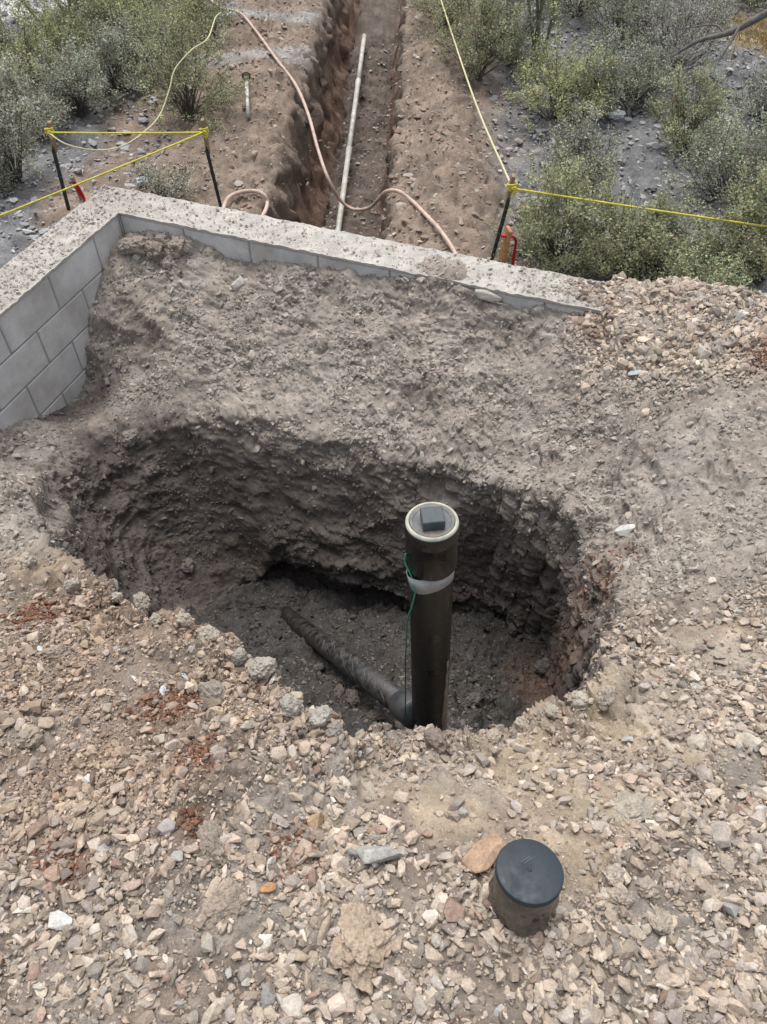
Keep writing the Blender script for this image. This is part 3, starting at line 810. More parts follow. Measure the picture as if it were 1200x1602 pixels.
for (u, v, hpx, kd, col, lab, sink) in special:
    p, n = at_pixel(u, v); dep = (np.array(p) - np.array((0, 0, CAM_Z))) @ np.array((0, CP, -SP))
    s = hpx * dep / F
    cands = [m for (k2, m) in BIG if k2 == kd]
    o = link("stone", cands[(u + v) % len(cands)]); o.color = (*col, 1)
    place(o, p, n, s, ang=ANG.get((u, v), (u * 37 + v * 11) % 180), tilt=.3, sink=sink * .5)
    tag(o, lab, "stone"); taken.append((u, v, hpx * .9))
LM = {'capped pipe stub': (830, 1385), 'white angular slab': (100, 1440), 'round grey cobble': (1122, 1305), 'big crumbly clod': (575, 1460), 'broad grey flat rock': (600, 1338),
      'ball shaped clod': (337, 1085), 'pale pinkish stone': (988, 508), 'cream coloured flat stone': (1166, 1420), 'long narrow grey splinter': (682, 1537), 'black riser pipe': (674, 1140), 'square pale stone': (922, 1592),
      'rusty crumbs': (270, 1120), 'orange flake': (418, 1384), 'large pale rounded stone': (1172, 1162), 'pale angular stone': (388, 1527), 'long buff stone': (330, 1580)}
def rel(u, v):
    nm, (a, b) = min(LM.items(), key=lambda kv: (kv[1][0] - u) ** 2 + (kv[1][1] - v) ** 2)
    dx, dy = u - a, v - b; d = math.hypot(dx, dy); ang = (math.degrees(math.atan2(-dy, dx)) + 22.5) % 360
    di = ['right of', 'upper right of', 'above', 'upper left of', 'left of', 'lower left of', 'below', 'lower right of'][int(ang // 45)]
    q = ['just ', 'near and ', 'some way ', 'well '][0 if d < 55 else 1 if d < 110 else 2 if d < 180 else 3]
    return f"{q}{di} the {nm}"
# 260 further stones, largest where the camera stands nearest
w2 = dens * farea * (fx > -10) * (fx < 1210) * (fy > 430) * (fy < 1612) * (f_in < .2) * np.where(fdep < 2.2, 1, .12)
w2 /= w2.sum(); cnt = 0; tries = 0; used_labels = {}
cand = rng.choice(len(w2), 3000, p=w2)
for i in cand:
    if cnt >= 258: break
    s = float(np.clip(rng.lognormal(math.log(.018), .28), .0125, .036)); hp = s * F / fdep[i]
    if not clear(fx[i], fy[i], hp): continue
    kd = int(rng.choice([0, 1, 2, 3, 4], p=[.26, .2, .22, .12, .2])); cands = [m for (k2, m) in BIG if k2 == kd]
    w_ = PW.copy(); w_[4] += f_red[i] * .5; w_ /= w_.sum(); c = int(rng.choice(len(PAL), p=w_))
    col = PAL[c] * np.array((1, .972, .958)) * rng.uniform(.88, 1.18)
    o = link("stone", cands[int(rng.integers(len(cands)))]); o.color = (*col, 1)
    place(o, fcen[i], fn[i], s, tilt=.5, sink=.12)
    sz = 'small' if s < .0155 else 'large' if s > .0225 else 'medium'
    lab = f"{sz} {PNAME[c]} {KN[kd]} {rel(fx[i], fy[i])}"
    if lab in used_labels:
        for pre, f_ in (('darker', .72), ('paler', 1.3), ('very dark', .5)):
            if pre + ' ' + lab not in used_labels:
                lab = pre + ' ' + lab; o.color = (*(col * f_), 1); break
    used_labels[lab] = 1
    tag(o, lab, "stone", "loose stones on the near bank"); cnt += 1

# ---- earth clods
def clod_mesh(seed, dims, sub=4, rough=.2):
    bm = bmesh.new(); bmesh.ops.create_icosphere(bm, subdivisions=sub, radius=1)
    P = np.array([v.co[:] for v in bm.verts])
    d = rough * fbm(P * 1.3 + seed * 7, 3) + .16 * (facets(P * 2.6 + seed * 3) - .4) + .07 * (facets(P * 7 + seed) - .4) + .05 * fbm(P * 6 + seed, 2)
    P = P * (1 + d)[:, None] * np.asarray(dims)
    for v, p in zip(bm.verts, P): v.co = p
    me = bpy.data.meshes.new("clod"); bm.to_mesh(me); bm.free(); me.materials.append(M_CLOD)
    for q in me.polygons: q.use_smooth = False
    return me
CL = [clod_mesh(i, (1, r_.uniform(.7, .95), r_.uniform(.6, .85)), 4) for i in range(7)]
CLB = [clod_mesh(20 + i, (1, .8, .45), 5, .3) for i in range(2)]
clods = [
    (575, 1465, 64, (.40, .325, .25), "big crumbly sandy clod lying in the foreground gravel", 'b'),
    (337, 1085, 27, (.30, .265, .225), "ball shaped dusty clod on the near brink beside the rusty crumbs", 's'),
    (1008, 1388, 24, (.38, .33, .28), "largest of the lumpy clods right of the capped pipe", 's'),
    (970, 1398, 19, (.36, .31, .26), "lumpy clod between the capped pipe and the largest clod", 's'),
    (965, 1368, 17, (.40, .355, .30), "pale clod behind the smooth cobble", 's'),
    (1035, 1440, 22, (.36, .315, .265), "upright dusty clod below the largest of the lumpy clods", 's'),
    (640, 1132, 24, (.36, .31, .25), "clod on the brink right in front of the riser foot", 's'),
    (685, 1160, 24, (.25, .205, .175), "dark damp clod on the brink just right of the riser", 's'),
    (225, 940, 17, (.36, .325, .28), "pale clod hanging over the near left brink", 's'),
    (292, 966, 15, (.42, .38, .31), "light tan clod at the highest point of the near left brink", 's'),
    (180, 938, 12, (.38, .35, .31), "small pale clod on the brink left of the hanging clod", 's'),
    (245, 965, 10, (.40, .37, .31), "small clod between the hanging clod and the light tan clod", 's'),
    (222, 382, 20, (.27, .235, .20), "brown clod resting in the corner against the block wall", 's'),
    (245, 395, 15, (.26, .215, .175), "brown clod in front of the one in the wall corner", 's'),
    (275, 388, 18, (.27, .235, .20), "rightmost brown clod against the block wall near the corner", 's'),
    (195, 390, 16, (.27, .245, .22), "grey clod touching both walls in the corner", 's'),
    (90, 1020, 22, (.30, .255, .21), "dusty pointed clod on the left bank", 's'),
    (45, 1150, 26, (.36, .31, .25), "flattish tan clod at the left edge of the gravel", 's'),
    (330, 1320, 34, (.32, .275, .23), "low dusty clod above the flat tan lump", 'b'),
    (355, 1420, 40, (.34, .285, .235), "flat tan lump of earth in the middle of the gravel", 'b'),
    (985, 1265, 36, (.37, .335, .28), "dusty mound of packed earth on the slope above the cobbles", 'b'),
    (1050, 1145, 20, (.36, .31, .26), "dusty clod on the right bank", 's'),
    (905, 1090, 18, (.40, .36, .30), "crumbly clod on the near brink right of the riser", 's'),
    (860, 1108, 14, (.38, .345, .295), "smaller clod on the brink left of the crumbly one", 's'),
    (500, 1118, 22, (.36, .34, .31), "pale lump on the brink left of the riser", 's'),
    (410, 1040, 20, (.37, .34, .30), "grey lump on the near left brink", 's'),
    (520, 1140, 14, (.30, .275, .25), "small grey lump in the notch of the brink", 's'),
    (660, 735, 16, (.22, .195, .175), "dark lump at the lip of the far bank", 's'),
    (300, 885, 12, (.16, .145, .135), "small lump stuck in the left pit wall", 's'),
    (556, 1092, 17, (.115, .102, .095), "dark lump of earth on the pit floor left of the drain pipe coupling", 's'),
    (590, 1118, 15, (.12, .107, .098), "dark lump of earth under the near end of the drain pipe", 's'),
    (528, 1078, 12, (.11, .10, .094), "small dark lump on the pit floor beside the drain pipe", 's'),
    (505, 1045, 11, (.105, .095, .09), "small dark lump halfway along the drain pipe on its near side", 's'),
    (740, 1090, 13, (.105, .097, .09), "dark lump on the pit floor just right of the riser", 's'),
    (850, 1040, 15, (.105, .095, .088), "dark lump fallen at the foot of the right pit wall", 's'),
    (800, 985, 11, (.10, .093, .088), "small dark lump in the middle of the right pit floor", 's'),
    (45, 872, 15, (.37, .33, .28), "tan lump at the far left end of the near brink", 's'),
    (118, 915, 17, (.36, .33, .29), "grey tan lump on the near left brink beyond the pointed clod", 's'),
    (325, 992, 19, (.37, .34, .295), "broad dusty lump on the brink just right of the light tan clod", 's'),
    (372, 1030, 14, (.35, .325, .285), "dusty lump on the brink below the broad one", 's'),
    (455, 1100, 17, (.34, .32, .285), "grey lump on the brink below the two grey ones", 's'),
    (770, 1150, 15, (.38, .335, .275), "sandy lump on the brink a little right of the damp dark clod", 's'),
    (820, 1130, 12, (.38, .34, .285), "small sandy lump on the brink between two larger ones", 's'),
    (948, 1085, 19, (.37, .33, .275), "sandy lump at the right corner of the near brink", 's'),
    (205, 690, 15, (.22, .20, .18), "grey lump on the slope below the block wall", 's'),
]
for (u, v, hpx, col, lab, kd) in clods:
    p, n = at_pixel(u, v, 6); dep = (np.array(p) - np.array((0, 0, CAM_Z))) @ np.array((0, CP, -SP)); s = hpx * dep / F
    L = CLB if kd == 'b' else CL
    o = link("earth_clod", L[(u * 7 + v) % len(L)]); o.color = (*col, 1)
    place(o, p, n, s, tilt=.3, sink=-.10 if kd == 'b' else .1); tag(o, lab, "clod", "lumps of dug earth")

# ---- grit on the wall top and stones of the wash
def wall_grit(n, D, Nn, s0, s1, power):
    s = s0 + (s1 - s0) * rng.random(n) ** power; t = rng.uniform(.005, TH - .005, n)
    return np.stack([CORNER[0] + D[0] * s + Nn[0] * t, CORNER[1] + D[1] * s + Nn[1] * t, np.full(n, .006)], 1)
Pw = np.vstack([wall_grit(1100, DB, NB, -.24, 2.4, 1.5), wall_grit(2600, DL, NL, 0, 2.2, .9), wall_grit(900, DB, NB, 2.2, 3.0, .8)])
nw = len(Pw); col_ = PAL[rng.choice(len(PAL), nw, p=PW)] * rng.uniform(.8, 1.15, (nw, 1)) * np.array((.95, .97, .98)); col_ = col_ * .4 + .1 * np.array((.4, .385, .36)) + np.array((.40, .385, .36)) * .5
stone_instances("wall_top_grit", Pw, np.tile((0, 0, 1.0), (nw, 1)), np.clip(rng.lognormal(math.log(.0048), .5, nw), .0025, .016), col_, rng, CHIPS, .25)
NS = 34000
sx = rng.uniform(-4.9, 4.9, NS); sy = 3.4 + 7.2 * rng.random(NS) ** 1.2
keep = np.ones(NS, bool)
rel_ = np.stack([sx, sy], 1) - CORNER
inside = (rel_ @ NB < TH + .02) & (rel_ @ NL < TH + .02)
sx, sy = sx[~inside], sy[~inside]; ns = len(sx)
sz, sop = ground_z(sx, sy); d_ = sx - xc(sy)
keep = (sop < .03) | (sop > .97) | (rng.random(ns) < .3); sx, sy, sz, sop, d_ = sx[keep], sy[keep], sz[keep], sop[keep], d_[keep]; ns = len(sx)
near = np.abs(d_ + .1) < 1.3
size = np.clip(rng.lognormal(math.log(.017), .5, ns), .007, .07) * np.where(near, .75, 1)
grey = np.array([(.27, .28, .295), (.22, .225, .235), (.36, .365, .37), (.17, .17, .18), (.30, .29, .28)])
brn = np.array([(.26, .20, .165), (.30, .24, .20), (.20, .14, .11), (.34, .31, .28)])
col_ = np.where(near[:, None], brn[rng.integers(0, 4, ns)], grey[rng.integers(0, 5, ns)]) * rng.uniform(.8, 1.2, (ns, 1))
flatT = [(v * np.array((1, 1, .5)), f) for v, f in CHIPS]
sz = GZ2[np.clip(np.searchsorted(xs, sx), 0, nx - 1), np.clip(np.searchsorted(ys, sy), 0, ny - 1)]
stone_instances("wash_stones", np.stack([sx, sy, sz + size * .1], 1), np.tile((0, 0, 1.0), (ns, 1)), size, col_, rng, flatT, .4)

# ------------------------------------------------------------------ pipes
M_BLACK = plain("black_abs", (.0025, .0028, .003), .18, .5, (.006, .0056, .0052), 7, .25)
M_BLACK2 = plain("dusty_black_abs", (.005, .0055, .006), .35, .5, (.05, .045, .042), 28, .45)
M_PLUG = plain("plug_dusty", (.07, .085, .09), .45, .5, (.24, .19, .16), 26, .9)
M_HEAD = plain("plug_head", (.026, .043, .05), .35, .5, (.06, .075, .08), 30, .6)
M_RIMW = plain("dried_sealant", (.44, .45, .35), .5, .4, (.22, .22, .205), 22, .9)
M_TAPE = plain("grey_tape", (.30, .31, .315), .45, .5, (.22, .22, .22), 30, .6)
M_MUD = plain("dried_mud", (.30, .245, .195), .95, .2, (.18, .145, .12), 60, .8, .002)
M_CAP = plain("black_cap", (.011, .022, .033), .42, .5, (.015, .022, .028), 25, .5)
M_FILM = plain("clear_wrap", (.060, .052, .042), .2, .6, (.15, .125, .10), 20, .8, .004)
M_GREEN = plain("green_wire", (.02, .24, .155), .45, .5, (.03, .16, .11), 40, .3)
def axis_obj(o, p0, p1):
    d = Vector(p1 - p0); o.rotation_mode = 'QUATERNION'; o.rotation_quaternion = d.to_track_quat('Z', 'Y'); o.location = p0
top = PD(676, 815, 1.85); low = PD(672, 1135, 2.55); ax = (top - low); axn = ax / np.linalg.norm(ax); L = np.linalg.norm(ax) + .42
base_p = top - axn * L
riser = empty("cleanout_riser", "tall black cleanout pipe standing upright in the hole with a square headed plug", "pipe"); axis_obj(riser, base_p, top)
RO = .0572
bm_obj("pipe", lathe_bm([(0, 0), (RO, 0), (RO, L - .10), (RO, L - .06), (0, L - .06)], 48), M_BLACK, riser, True)
bm_obj("adapter", lathe_bm([(RO + .0005, L - .155), (.0625, L - .153), (.064, L - .148), (.064, L - .046), (.066, L - .044), (.0672, L - .04), (.0672, L - .012), (.0655, L - .004), (.0640, L - .003), (.052, L - .003), (.052, L - .02), (0, L - .02)], 48), M_BLACK, riser, True)
rb = bm_obj("rim_ring", lathe_bm([(.0555, L - .006), (.056, L + .002), (.0585, L + .0042), (.0625, L + .003), (.0648, L - .001), (.0655, L - .006), (.0555, L - .006)], 56), M_RIMW, riser, True)
pl = bm_obj("plug", lathe_bm([(0, L + .001), (.046, L + .001), (.0475, L + .0025), (.0545, L + .0025), (.0552, L + .0005), (.0552, L - .01), (0, L - .01)], 48), M_PLUG, riser)
qi0 = riser.rotation_quaternion.inverted() @ Vector((1, 0, 0)); HEADROT = math.atan2(qi0.y, qi0.x) + math.radians(6)
bmh = box_bm(-.027, .027, -.027, .027, 0, .029, .002)
bmesh.ops.rotate(bmh, verts=bmh.verts, cent=(0, 0, 0), matrix=Matrix.Rotation(HEADROT, 3, 'Z'))
hd = bm_obj("square_head", bmh, M_HEAD, pl, loc=(.003, .006, L + .0012))
# local frame of the riser: find the side towards the camera
qi = riser.rotation_quaternion.inverted()
tocam = qi @ Vector((0 - top[0], 0 - top[1], 0)); camang = math.atan2(tocam.y, tocam.x)
def riser_pt(ang, z, r): return np.array((r * math.cos(camang + ang), r * math.sin(camang + ang), z))
# camera-right is at positive or negative angle?
rt = qi @ Vector((1, 0, 0)); sgn = 1 if (rt.x * math.cos(camang + .5) + rt.y * math.sin(camang + .5)) > 0 else -1
# grey tape band with a loose, lifted end
bm = bmesh.new(); n = 60; rows = []
for k_ in range(n + 1):
    a = 2 * math.pi * k_ / n
    lift = .012 * max(0, math.cos(a + sgn * .95)) ** 8
    wv = .002 * math.sin(a * 3)
    z1 = L - .185 + .018 * math.sin(a * sgn + .3) + wv; hgt = .052 + .012 * max(0, math.cos(a + sgn * .9)) ** 4
    rows.append([bm.verts.new(riser_pt(a, z1 - hgt / 2, RO + .0015)), bm.verts.new(riser_pt(a, z1 + hgt / 2, RO + .0012 + lift))])
for a, b in zip(rows, rows[1:]): bm.faces.new((a[0], b[0], b[1], a[1]))
bmesh.ops.remove_doubles(bm, verts=bm.verts, dist=1e-5)
bmesh.ops.solidify(bm, geom=list(bm.faces), thickness=.0012)
bmesh.ops.recalc_face_normals(bm, faces=bm.faces)
bm_obj("tape_band", bm, M_TAPE, riser, True)
# mud streak down the right side
bm = bmesh.new(); rows = []
for k_ in range(40):
    z = L - .55 - .6 * k_ / 39; wdt = .14 + .55 * sstep(0, .6, np.array(k_ / 39.)) + .06 * math.sin(k_ * 1.3)
    row = []
    for q in range(6):
        a = sgn * (1.12 + float(wdt) * (q / 5 - .5)); row.append(bm.verts.new(riser_pt(a, z, RO + (.0004 if q in (0, 5) else .0022 + .0008 * math.sin(k_ * 2.1 + q)))))
    rows.append(row)
for a, b in zip(rows, rows[1:]):
    for q in range(5): bm.faces.new((a[q], a[q + 1], b[q + 1], b[q]))
bmesh.ops.recalc_face_normals(bm, faces=bm.faces)
bm_obj("mud_streak", bm, M_MUD, riser, True)
# tracer wire
def rw(ang, z, r): return np.array(riser.matrix_basis @ Vector(riser_pt(ang * sgn, z, r)))
bpy.context.view_layer.update()
wp = [rw(-1.25, L - .10, .068), rw(-1.2, L - .125, .071), rw(-.95, L - .15, .066), rw(-.72, L - .185, .0625), rw(-.72, L - .225, .0605), rw(-.9, L - .29, .063), rw(-1.3, L - .38, .066), rw(-1.45, L - .48, .069), rw(-1.6, L - .62, .075), rw(-1.9, L - .74, .083), rw(-1.7, L - .86, .08), rw(-1.8, L - 1.02, .085)]
wire = link("tracer_wire", tube_mesh("tracer_wire", catmull(wp, 8), .0022, M_GREEN, 6)); tag(wire, "thin green wire taped to the riser and hanging down its left side", "wire")

# lateral pipe
pn, pf = PD(640, 1110, 2.60), PD(455, 968, 4.00)
dr = (pf - pn) / np.linalg.norm(pf - pn); LL = np.linalg.norm(pf - pn)
lat = empty("drain_pipe", "scuffed black drain pipe running down from the riser into the dug wall", "pipe"); axis_obj(lat, pn, pf)
bm_obj("pipe", lathe_bm([(0, .0), (.0445, 0), (.0445, LL * .5), (.0445, LL + .12), (0, LL + .12)], 32), M_BLACK2, lat, True)
bm_obj("coupling", lathe_bm([(0, -.05), (.0505, -.05), (.0525, -.045), (.0525, .055), (.0505, .062), (.0448, .062)], 36), plain("coupling_black", (.02, .026, .032), .22, .6, (.05, .05, .05), 9, .3), lat, True)
# scuffs and caked mud along its top
bm = bmesh.new(); rr_ = random.Random(9); ql = lat.rotation_quaternion.inverted() @ Vector((-.3, -.55, 1)); UPA = math.degrees(math.atan2(ql.y, ql.x))
for k_ in range(110):
    z0 = .1 + rr_.random() ** 1.3 * .75; a0 = math.radians(UPA + rr_.uniform(-70, 70)); ln = rr_.uniform(.25, .7); w0 = rr_.uniform(.0012, .0045)
    prev = None
    for q in range(7):
        a = a0 + ln * (q / 6 - .5); zz = z0 + .06 * (q / 6 - .5) * rr_.uniform(.6, 1.4)
        r0 = .0452 + .0004 * math.sin(q)
        v1 = bm.verts.new((r0 * math.cos(a), r0 * math.sin(a), zz - w0)); v2 = bm.verts.new((r0 * math.cos(a), r0 * math.sin(a), zz + w0))
        if prev: bm.faces.new((prev[0], prev[1], v2, v1))
        prev = (v1, v2)
bm_obj("scuff_marks", bm, plain("scuffed_plastic", (.13, .125, .12), .7, .3, (.07, .068, .066), 40, .6), lat)

# capped pipe in front
ct = PD(829, 1361, 1.41); cb = PD(809, 1432, 1.52)
cbase = ct + (cb - ct) / np.linalg.norm(cb - ct) * .26; lc = .26
stub = empty("capped_pipe_stub", "short pipe stub with a round black cap standing in the gravel", "pipe"); axis_obj(stub, cbase, ct)
RC = .0625
bm_obj("cap", lathe_bm([(RC - .004, lc - .014), (RC, lc - .013), (RC, lc - .004), (RC - .0015, lc - .001), (RC - .004, lc), (.01, lc + .0004), (0, lc + .0004)], 64), M_CAP, stub, True)
capo = stub.children[-1]
def smooth_angle(o, deg=35):
    me = o.data
    bm = bmesh.new(); bm.from_mesh(me)
    for e in bm.edges:
        if len(e.link_faces) == 2 and e.calc_face_angle(0) > math.radians(deg): e.smooth = False
    bm.to_mesh(me); bm.free()
smooth_angle(capo)
bm_obj("nub", lathe_bm([(.0042, 0), (.0036, .0014), (.002, .0022), (0, .0024)], 20), M_CAP, stub, True, (0, 0, lc + .0004))
qs = stub.rotation_quaternion.inverted(); ex = qs @ Vector((1, 0, 0)); ey = qs @ Vector((0, 1, 0)); ex.z = ey.z = 0; ex.normalize(); ey = Vector((0, 0, 1)).cross(ex)
M_MARK = plain("embossed_mark", (.045, .068, .082), .4, .5, None, 20, 0)
for dx, dy in ((-.005, .020), (.001, .0185)):
    bmk = box_bm(-.011, .011, -.0006, .0006, 0, .0009)
    o = bm_obj("embossed_mark", bmk, M_MARK, stub)
    d = ex * math.cos(math.radians(32)) + ey * math.sin(math.radians(32)); e2 = Vector((0, 0, 1)).cross(d)
    o.matrix_local = Matrix(((d.x, e2.x, 0, (ex * dx + ey * dy).x), (d.y, e2.y, 0, (ex * dx + ey * dy).y), (0, 0, 1, lc + .0003), (0, 0, 0, 1)))
bm_obj("pipe", lathe_bm([(0, 0), (.0572, 0), (.0572, lc - .03), (0, lc - .03)], 48), M_BLACK2, stub, True)
# crumpled film wrapped round the stub
bm = bmesh.new(); nA, nZ = 72, 14; g_ = []
for j_ in range(nZ):
    row = []
    for i_ in range(nA):
        a = 2 * math.pi * i_ / nA; z = lc - .016 - .2 * j_ / (nZ - 1)
        wr = .0035 * math.sin(3 * a + 60 * z) + .002 * math.sin(9 * a - 140 * z) + .0015 * math.sin(17 * a + 90 * z)
        r = .0592 + wr * min(1, j_ / 3) * 1.1 + .0016; row.append(bm.verts.new((r * math.cos(a), r * math.sin(a), z)))
    g_.append(row)
for j_ in range(nZ - 1):
    for i_ in range(nA):
        bm.faces.new((g_[j_][i_], g_[j_][(i_ + 1) % nA], g_[j_ + 1][(i_ + 1) % nA], g_[j_ + 1][i_]))
bmesh.ops.recalc_face_normals(bm, faces=bm.faces)
bm_obj("crumpled_wrap", bm, M_FILM, stub, True)

# white pipe in the trench
M_WHITE = plain("white_pvc", (.58, .585, .555), .35, .5, (.38, .36, .31), 6, .4)
tp0, tp1 = PZ(528, 368, -1.40), PZ(570, 56, -1.17)
q0 = tp0 + (tp0 - tp1) * .12; wd = tp1 - q0; WL = np.linalg.norm(wd)
wpipe = empty("white_pipe", "long white plastic pipe lying along the bottom of the trench", "pipe"); axis_obj(wpipe, q0, tp1)
for a, b in ((0, .42), (.42, .74), (.74, 1.0)):
    bm_obj("pipe_section", lathe_bm([(0, WL * a), (.026, WL * a), (.026, WL * b), (.022, WL * b), (0, WL * b - .01)], 18), M_WHITE, wpipe, True)
for a in (.42, .74):
    bm_obj("bell_joint", lathe_bm([(.0262, WL * a - .13), (.031, WL * a - .11), (.031, WL * a + .02), (.0262, WL * a + .025)], 18), M_WHITE, wpipe, True)

# ------------------------------------------------------------------ stakes, ropes, hose
M_TPOST = plain("dark_green_post", (.012, .022, .018), .5, .4, (.03, .03, .028), 30, .4)
M_WOOD = plain("weathered_wood", (.27, .20, .13), .85, .2, (.17, .125, .085), 22, .7, .001)
M_WOOD2 = plain("new_wood", (.50, .27, .13), .8, .2, (.38, .20, .10), 26, .6, .001)
M_ROPE = plain("yellow_rope", (.62, .56, .08), .6, .3, (.45, .40, .06), 60, .5, .001)
M_ROPE2 = plain("faded_rope", (.60, .57, .36), .7, .3, (.45, .42, .24), 60, .5, .001)
M_RED = plain("red_ribbon", (.62, .03, .04), .45, .4, (.45, .02, .03), 20, .4)
M_HOSE = plain("tan_hose", (.54, .42, .35), .5, .4, (.40, .30, .245), 14, .5)
def bar(name, p0, p1, wx, wy, mat, parent, twist=0.0):
    d = Vector(p1 - p0); bm = box_bm(-wx / 2, wx / 2, -wy / 2, wy / 2, 0, d.length, min(wx, wy) * .08)
    o = bm_obj(name, bm, mat, parent)
    M = d.to_track_quat('Z', 'Y').to_matrix().to_4x4() @ Matrix.Rotation(twist, 4, 'Z'); M.translation = Vector(p0); o.matrix_local = M
    return o
def stake(base_px, top_px, mid_px, label):
    b = GP(*base_px); t = PYY(top_px[0], top_px[1], b[1] + .0); m = PYY(mid_px[0], mid_px[1], b[1])
    root = empty("barrier_stake", label, "stake", b, "roped barrier stakes")
    z = np.array(b); d = (t - b) / np.linalg.norm(t - b); b2 = b - d * .15
    fl = np.array((0, -.013, 0))
    bar("post", b2 - z, (m + (t - m) * .12) - z, .034, .006, M_TPOST, root)
    bar("rib", b2 - z + fl, (m + (t - m) * .02) - z + fl, .006, .022, M_TPOST, root)
    Lm = np.linalg.norm(m - b)
    for q in range(int(Lm / .05)):
        pq = b + d * (.03 + q * .05) - z + fl * 1.6
        bar("stud", pq, pq + d * .016, .012, .014, M_TPOST, root)
    bar("wood_stake", (m - d * .03) - z + np.array((0, .016, 0)), t - z + np.array((0, .016, 0)), .044, .022, M_WOOD, root)
    return b, t, m, d
s1 = stake((109, 328), (76, 192), (84, 233), "leftmost dark metal stake with a weathered wooden top, roped in yellow")
s2 = stake((347, 324), (316, 188), (324, 234), "dark metal stake with wooden top beside the looped hose left of the trench")
s3 = stake((768, 408), (804, 276), (795, 312), "leaning dark metal stake right of the trench, tied with a yellow knot")
def knot(name, p, r, mat, parent):
    bm = bmesh.new()
    for q in range(4):
        ang = q * .8; pts = []
        for a in np.linspace(0, 2 * math.pi, 17):
            pts.append((r * math.cos(a) * 1.0, r * math.sin(a) * .8, (q - 1.5) * .008 + .006 * math.sin(a + ang)))
        Vt, Ft = tube_arrays(np.array(pts), .0045, 6)
        vv = [bm.verts.new(x) for x in Vt]
        for f in Ft: bm.faces.new([vv[i] for i in f])
    for q in range(2):
        pts = np.array([(0, -r, 0), (r * .5, -r * 1.35, -.01 + .02 * q), (r * .9, -r * 1.1, -.02), (.4 * r, -r * 1.0, -.03 - .01 * q), (0, -r * 1.2, -.012)])
        Vt, Ft = tube_arrays(catmull(pts, 4), .0045, 6)
        vv = [bm.verts.new(x) for x in Vt]
        for f in Ft: bm.faces.new([vv[i] for i in f])
    bmesh.ops.recalc_face_normals(bm, faces=bm.faces)
    return bm_obj(name, bm, mat, parent, True, p)
def rope(label, pts, mat, rad=.0052, name="barrier_rope", sag=0, knots=()):
    pts = [np.asarray(p, float) for p in pts]
    if len(pts) == 2:
        t = np.linspace(0, 1, 24)[:, None]; P_ = pts[0] * (1 - t) + pts[1] * t; P_[:, 2] -= sag * 4 * (t * (1 - t))[:, 0]
    else: P_ = catmull(pts, 10)
    o = link(name, tube_mesh(name, P_, rad, mat, 6)); tag(o, label, "rope", "yellow barrier ropes")
    for kp, kr in knots: knot("knot", Vector(kp), kr, mat, o)
    return o
def on(st, px): return PYY(px[0], px[1], st[0][1] - .0)
k1, k2, k3 = on(s1, (77, 204)), on(s2, (319, 204)), on(s3, (801, 291))
fr = np.array((0, -.03, 0))
rope("taut yellow rope stretched level between the two left stakes", [k1 + fr, k2 + fr], M_ROPE, sag=.004, knots=[(k1, .026)])
e2 = PYY(-120, 385, 4.1)
rope("taut yellow rope slanting down from the second stake to the left edge", [k2 + fr, e2], M_ROPE, sag=.005, knots=[(k2, .026)])
e4 = PYY(1330, 373, k3[1] + .1)
rope("bright yellow rope running right from the leaning stake past the bushes", [k3 + fr, e4], M_ROPE, rad=.006, sag=.004, knots=[(k3, .027)])
rope("pale rope rising from the leaning stake along the right of the trench", [k3 + fr, PYY(740, 150, 6.0), PYY(680, -30, 8.7)], M_ROPE2, rad=.007)
sl_ = [k1 + fr, PYY(105, 226, 5.0), PYY(150, 235, 5.1), PYY(190, 229, 5.2), PYY(225, 207, 5.4), PYY(250, 180, 5.6), PYY(265, 140, 5.75), PYY(274, 108, 5.85), PYY(300, 78, 6.0), PYY(325, 60, 6.3), PYY(337, 28, 6.9), PYY(345, 20, 7.6)]
ro_ = rope("slack pale yellow rope hanging from the left stake and draped up over a bush", sl_, M_ROPE2, rad=.005)
knot("knot", Vector(PYY(252, 184, 5.6)), .018, M_ROPE2, ro_)
# hose
hz = [GP(318, -12, .02), GP(345, 12, .02), GP(375, 20, .02), GP(400, 48, .02), GP(432, 92, .02), GP(462, 132, .02), GP(482, 178, .02), PZ(497, 232, -.64), PZ(512, 276, -.74), PZ(532, 312, -.92), PZ(552, 327, -.98), PZ(576, 326, -.86), PZ(592, 312, -.62), GP(604, 300, .07), GP(622, 299, .06), GP(642, 312, .015), GP(668, 338, .02), GP(690, 362, .02), GP(712, 396, .02), GP(718, 420, .02)]
ho = link("hose", tube_mesh("hose", catmull(hz, 8), .0135, M_HOSE, 8)); tag(ho, "tan hose trailing down the left bank and sagging across the trench", "hose")
hl = [GP(348, 338, .02), GP(351, 322, .02), GP(358, 309, .03), GP(375, 301, .03), GP(398, 299, .03), GP(414, 306, .03), GP(418, 320, .02), GP(412, 336, .02), GP(400, 352, .02)]
ho2 = link("hose", tube_mesh("hose_loop", catmull(hl, 8), .0145, M_HOSE, 8)); tag(ho2, "loop of tan hose lying just behind the wall left of the trench", "hose")
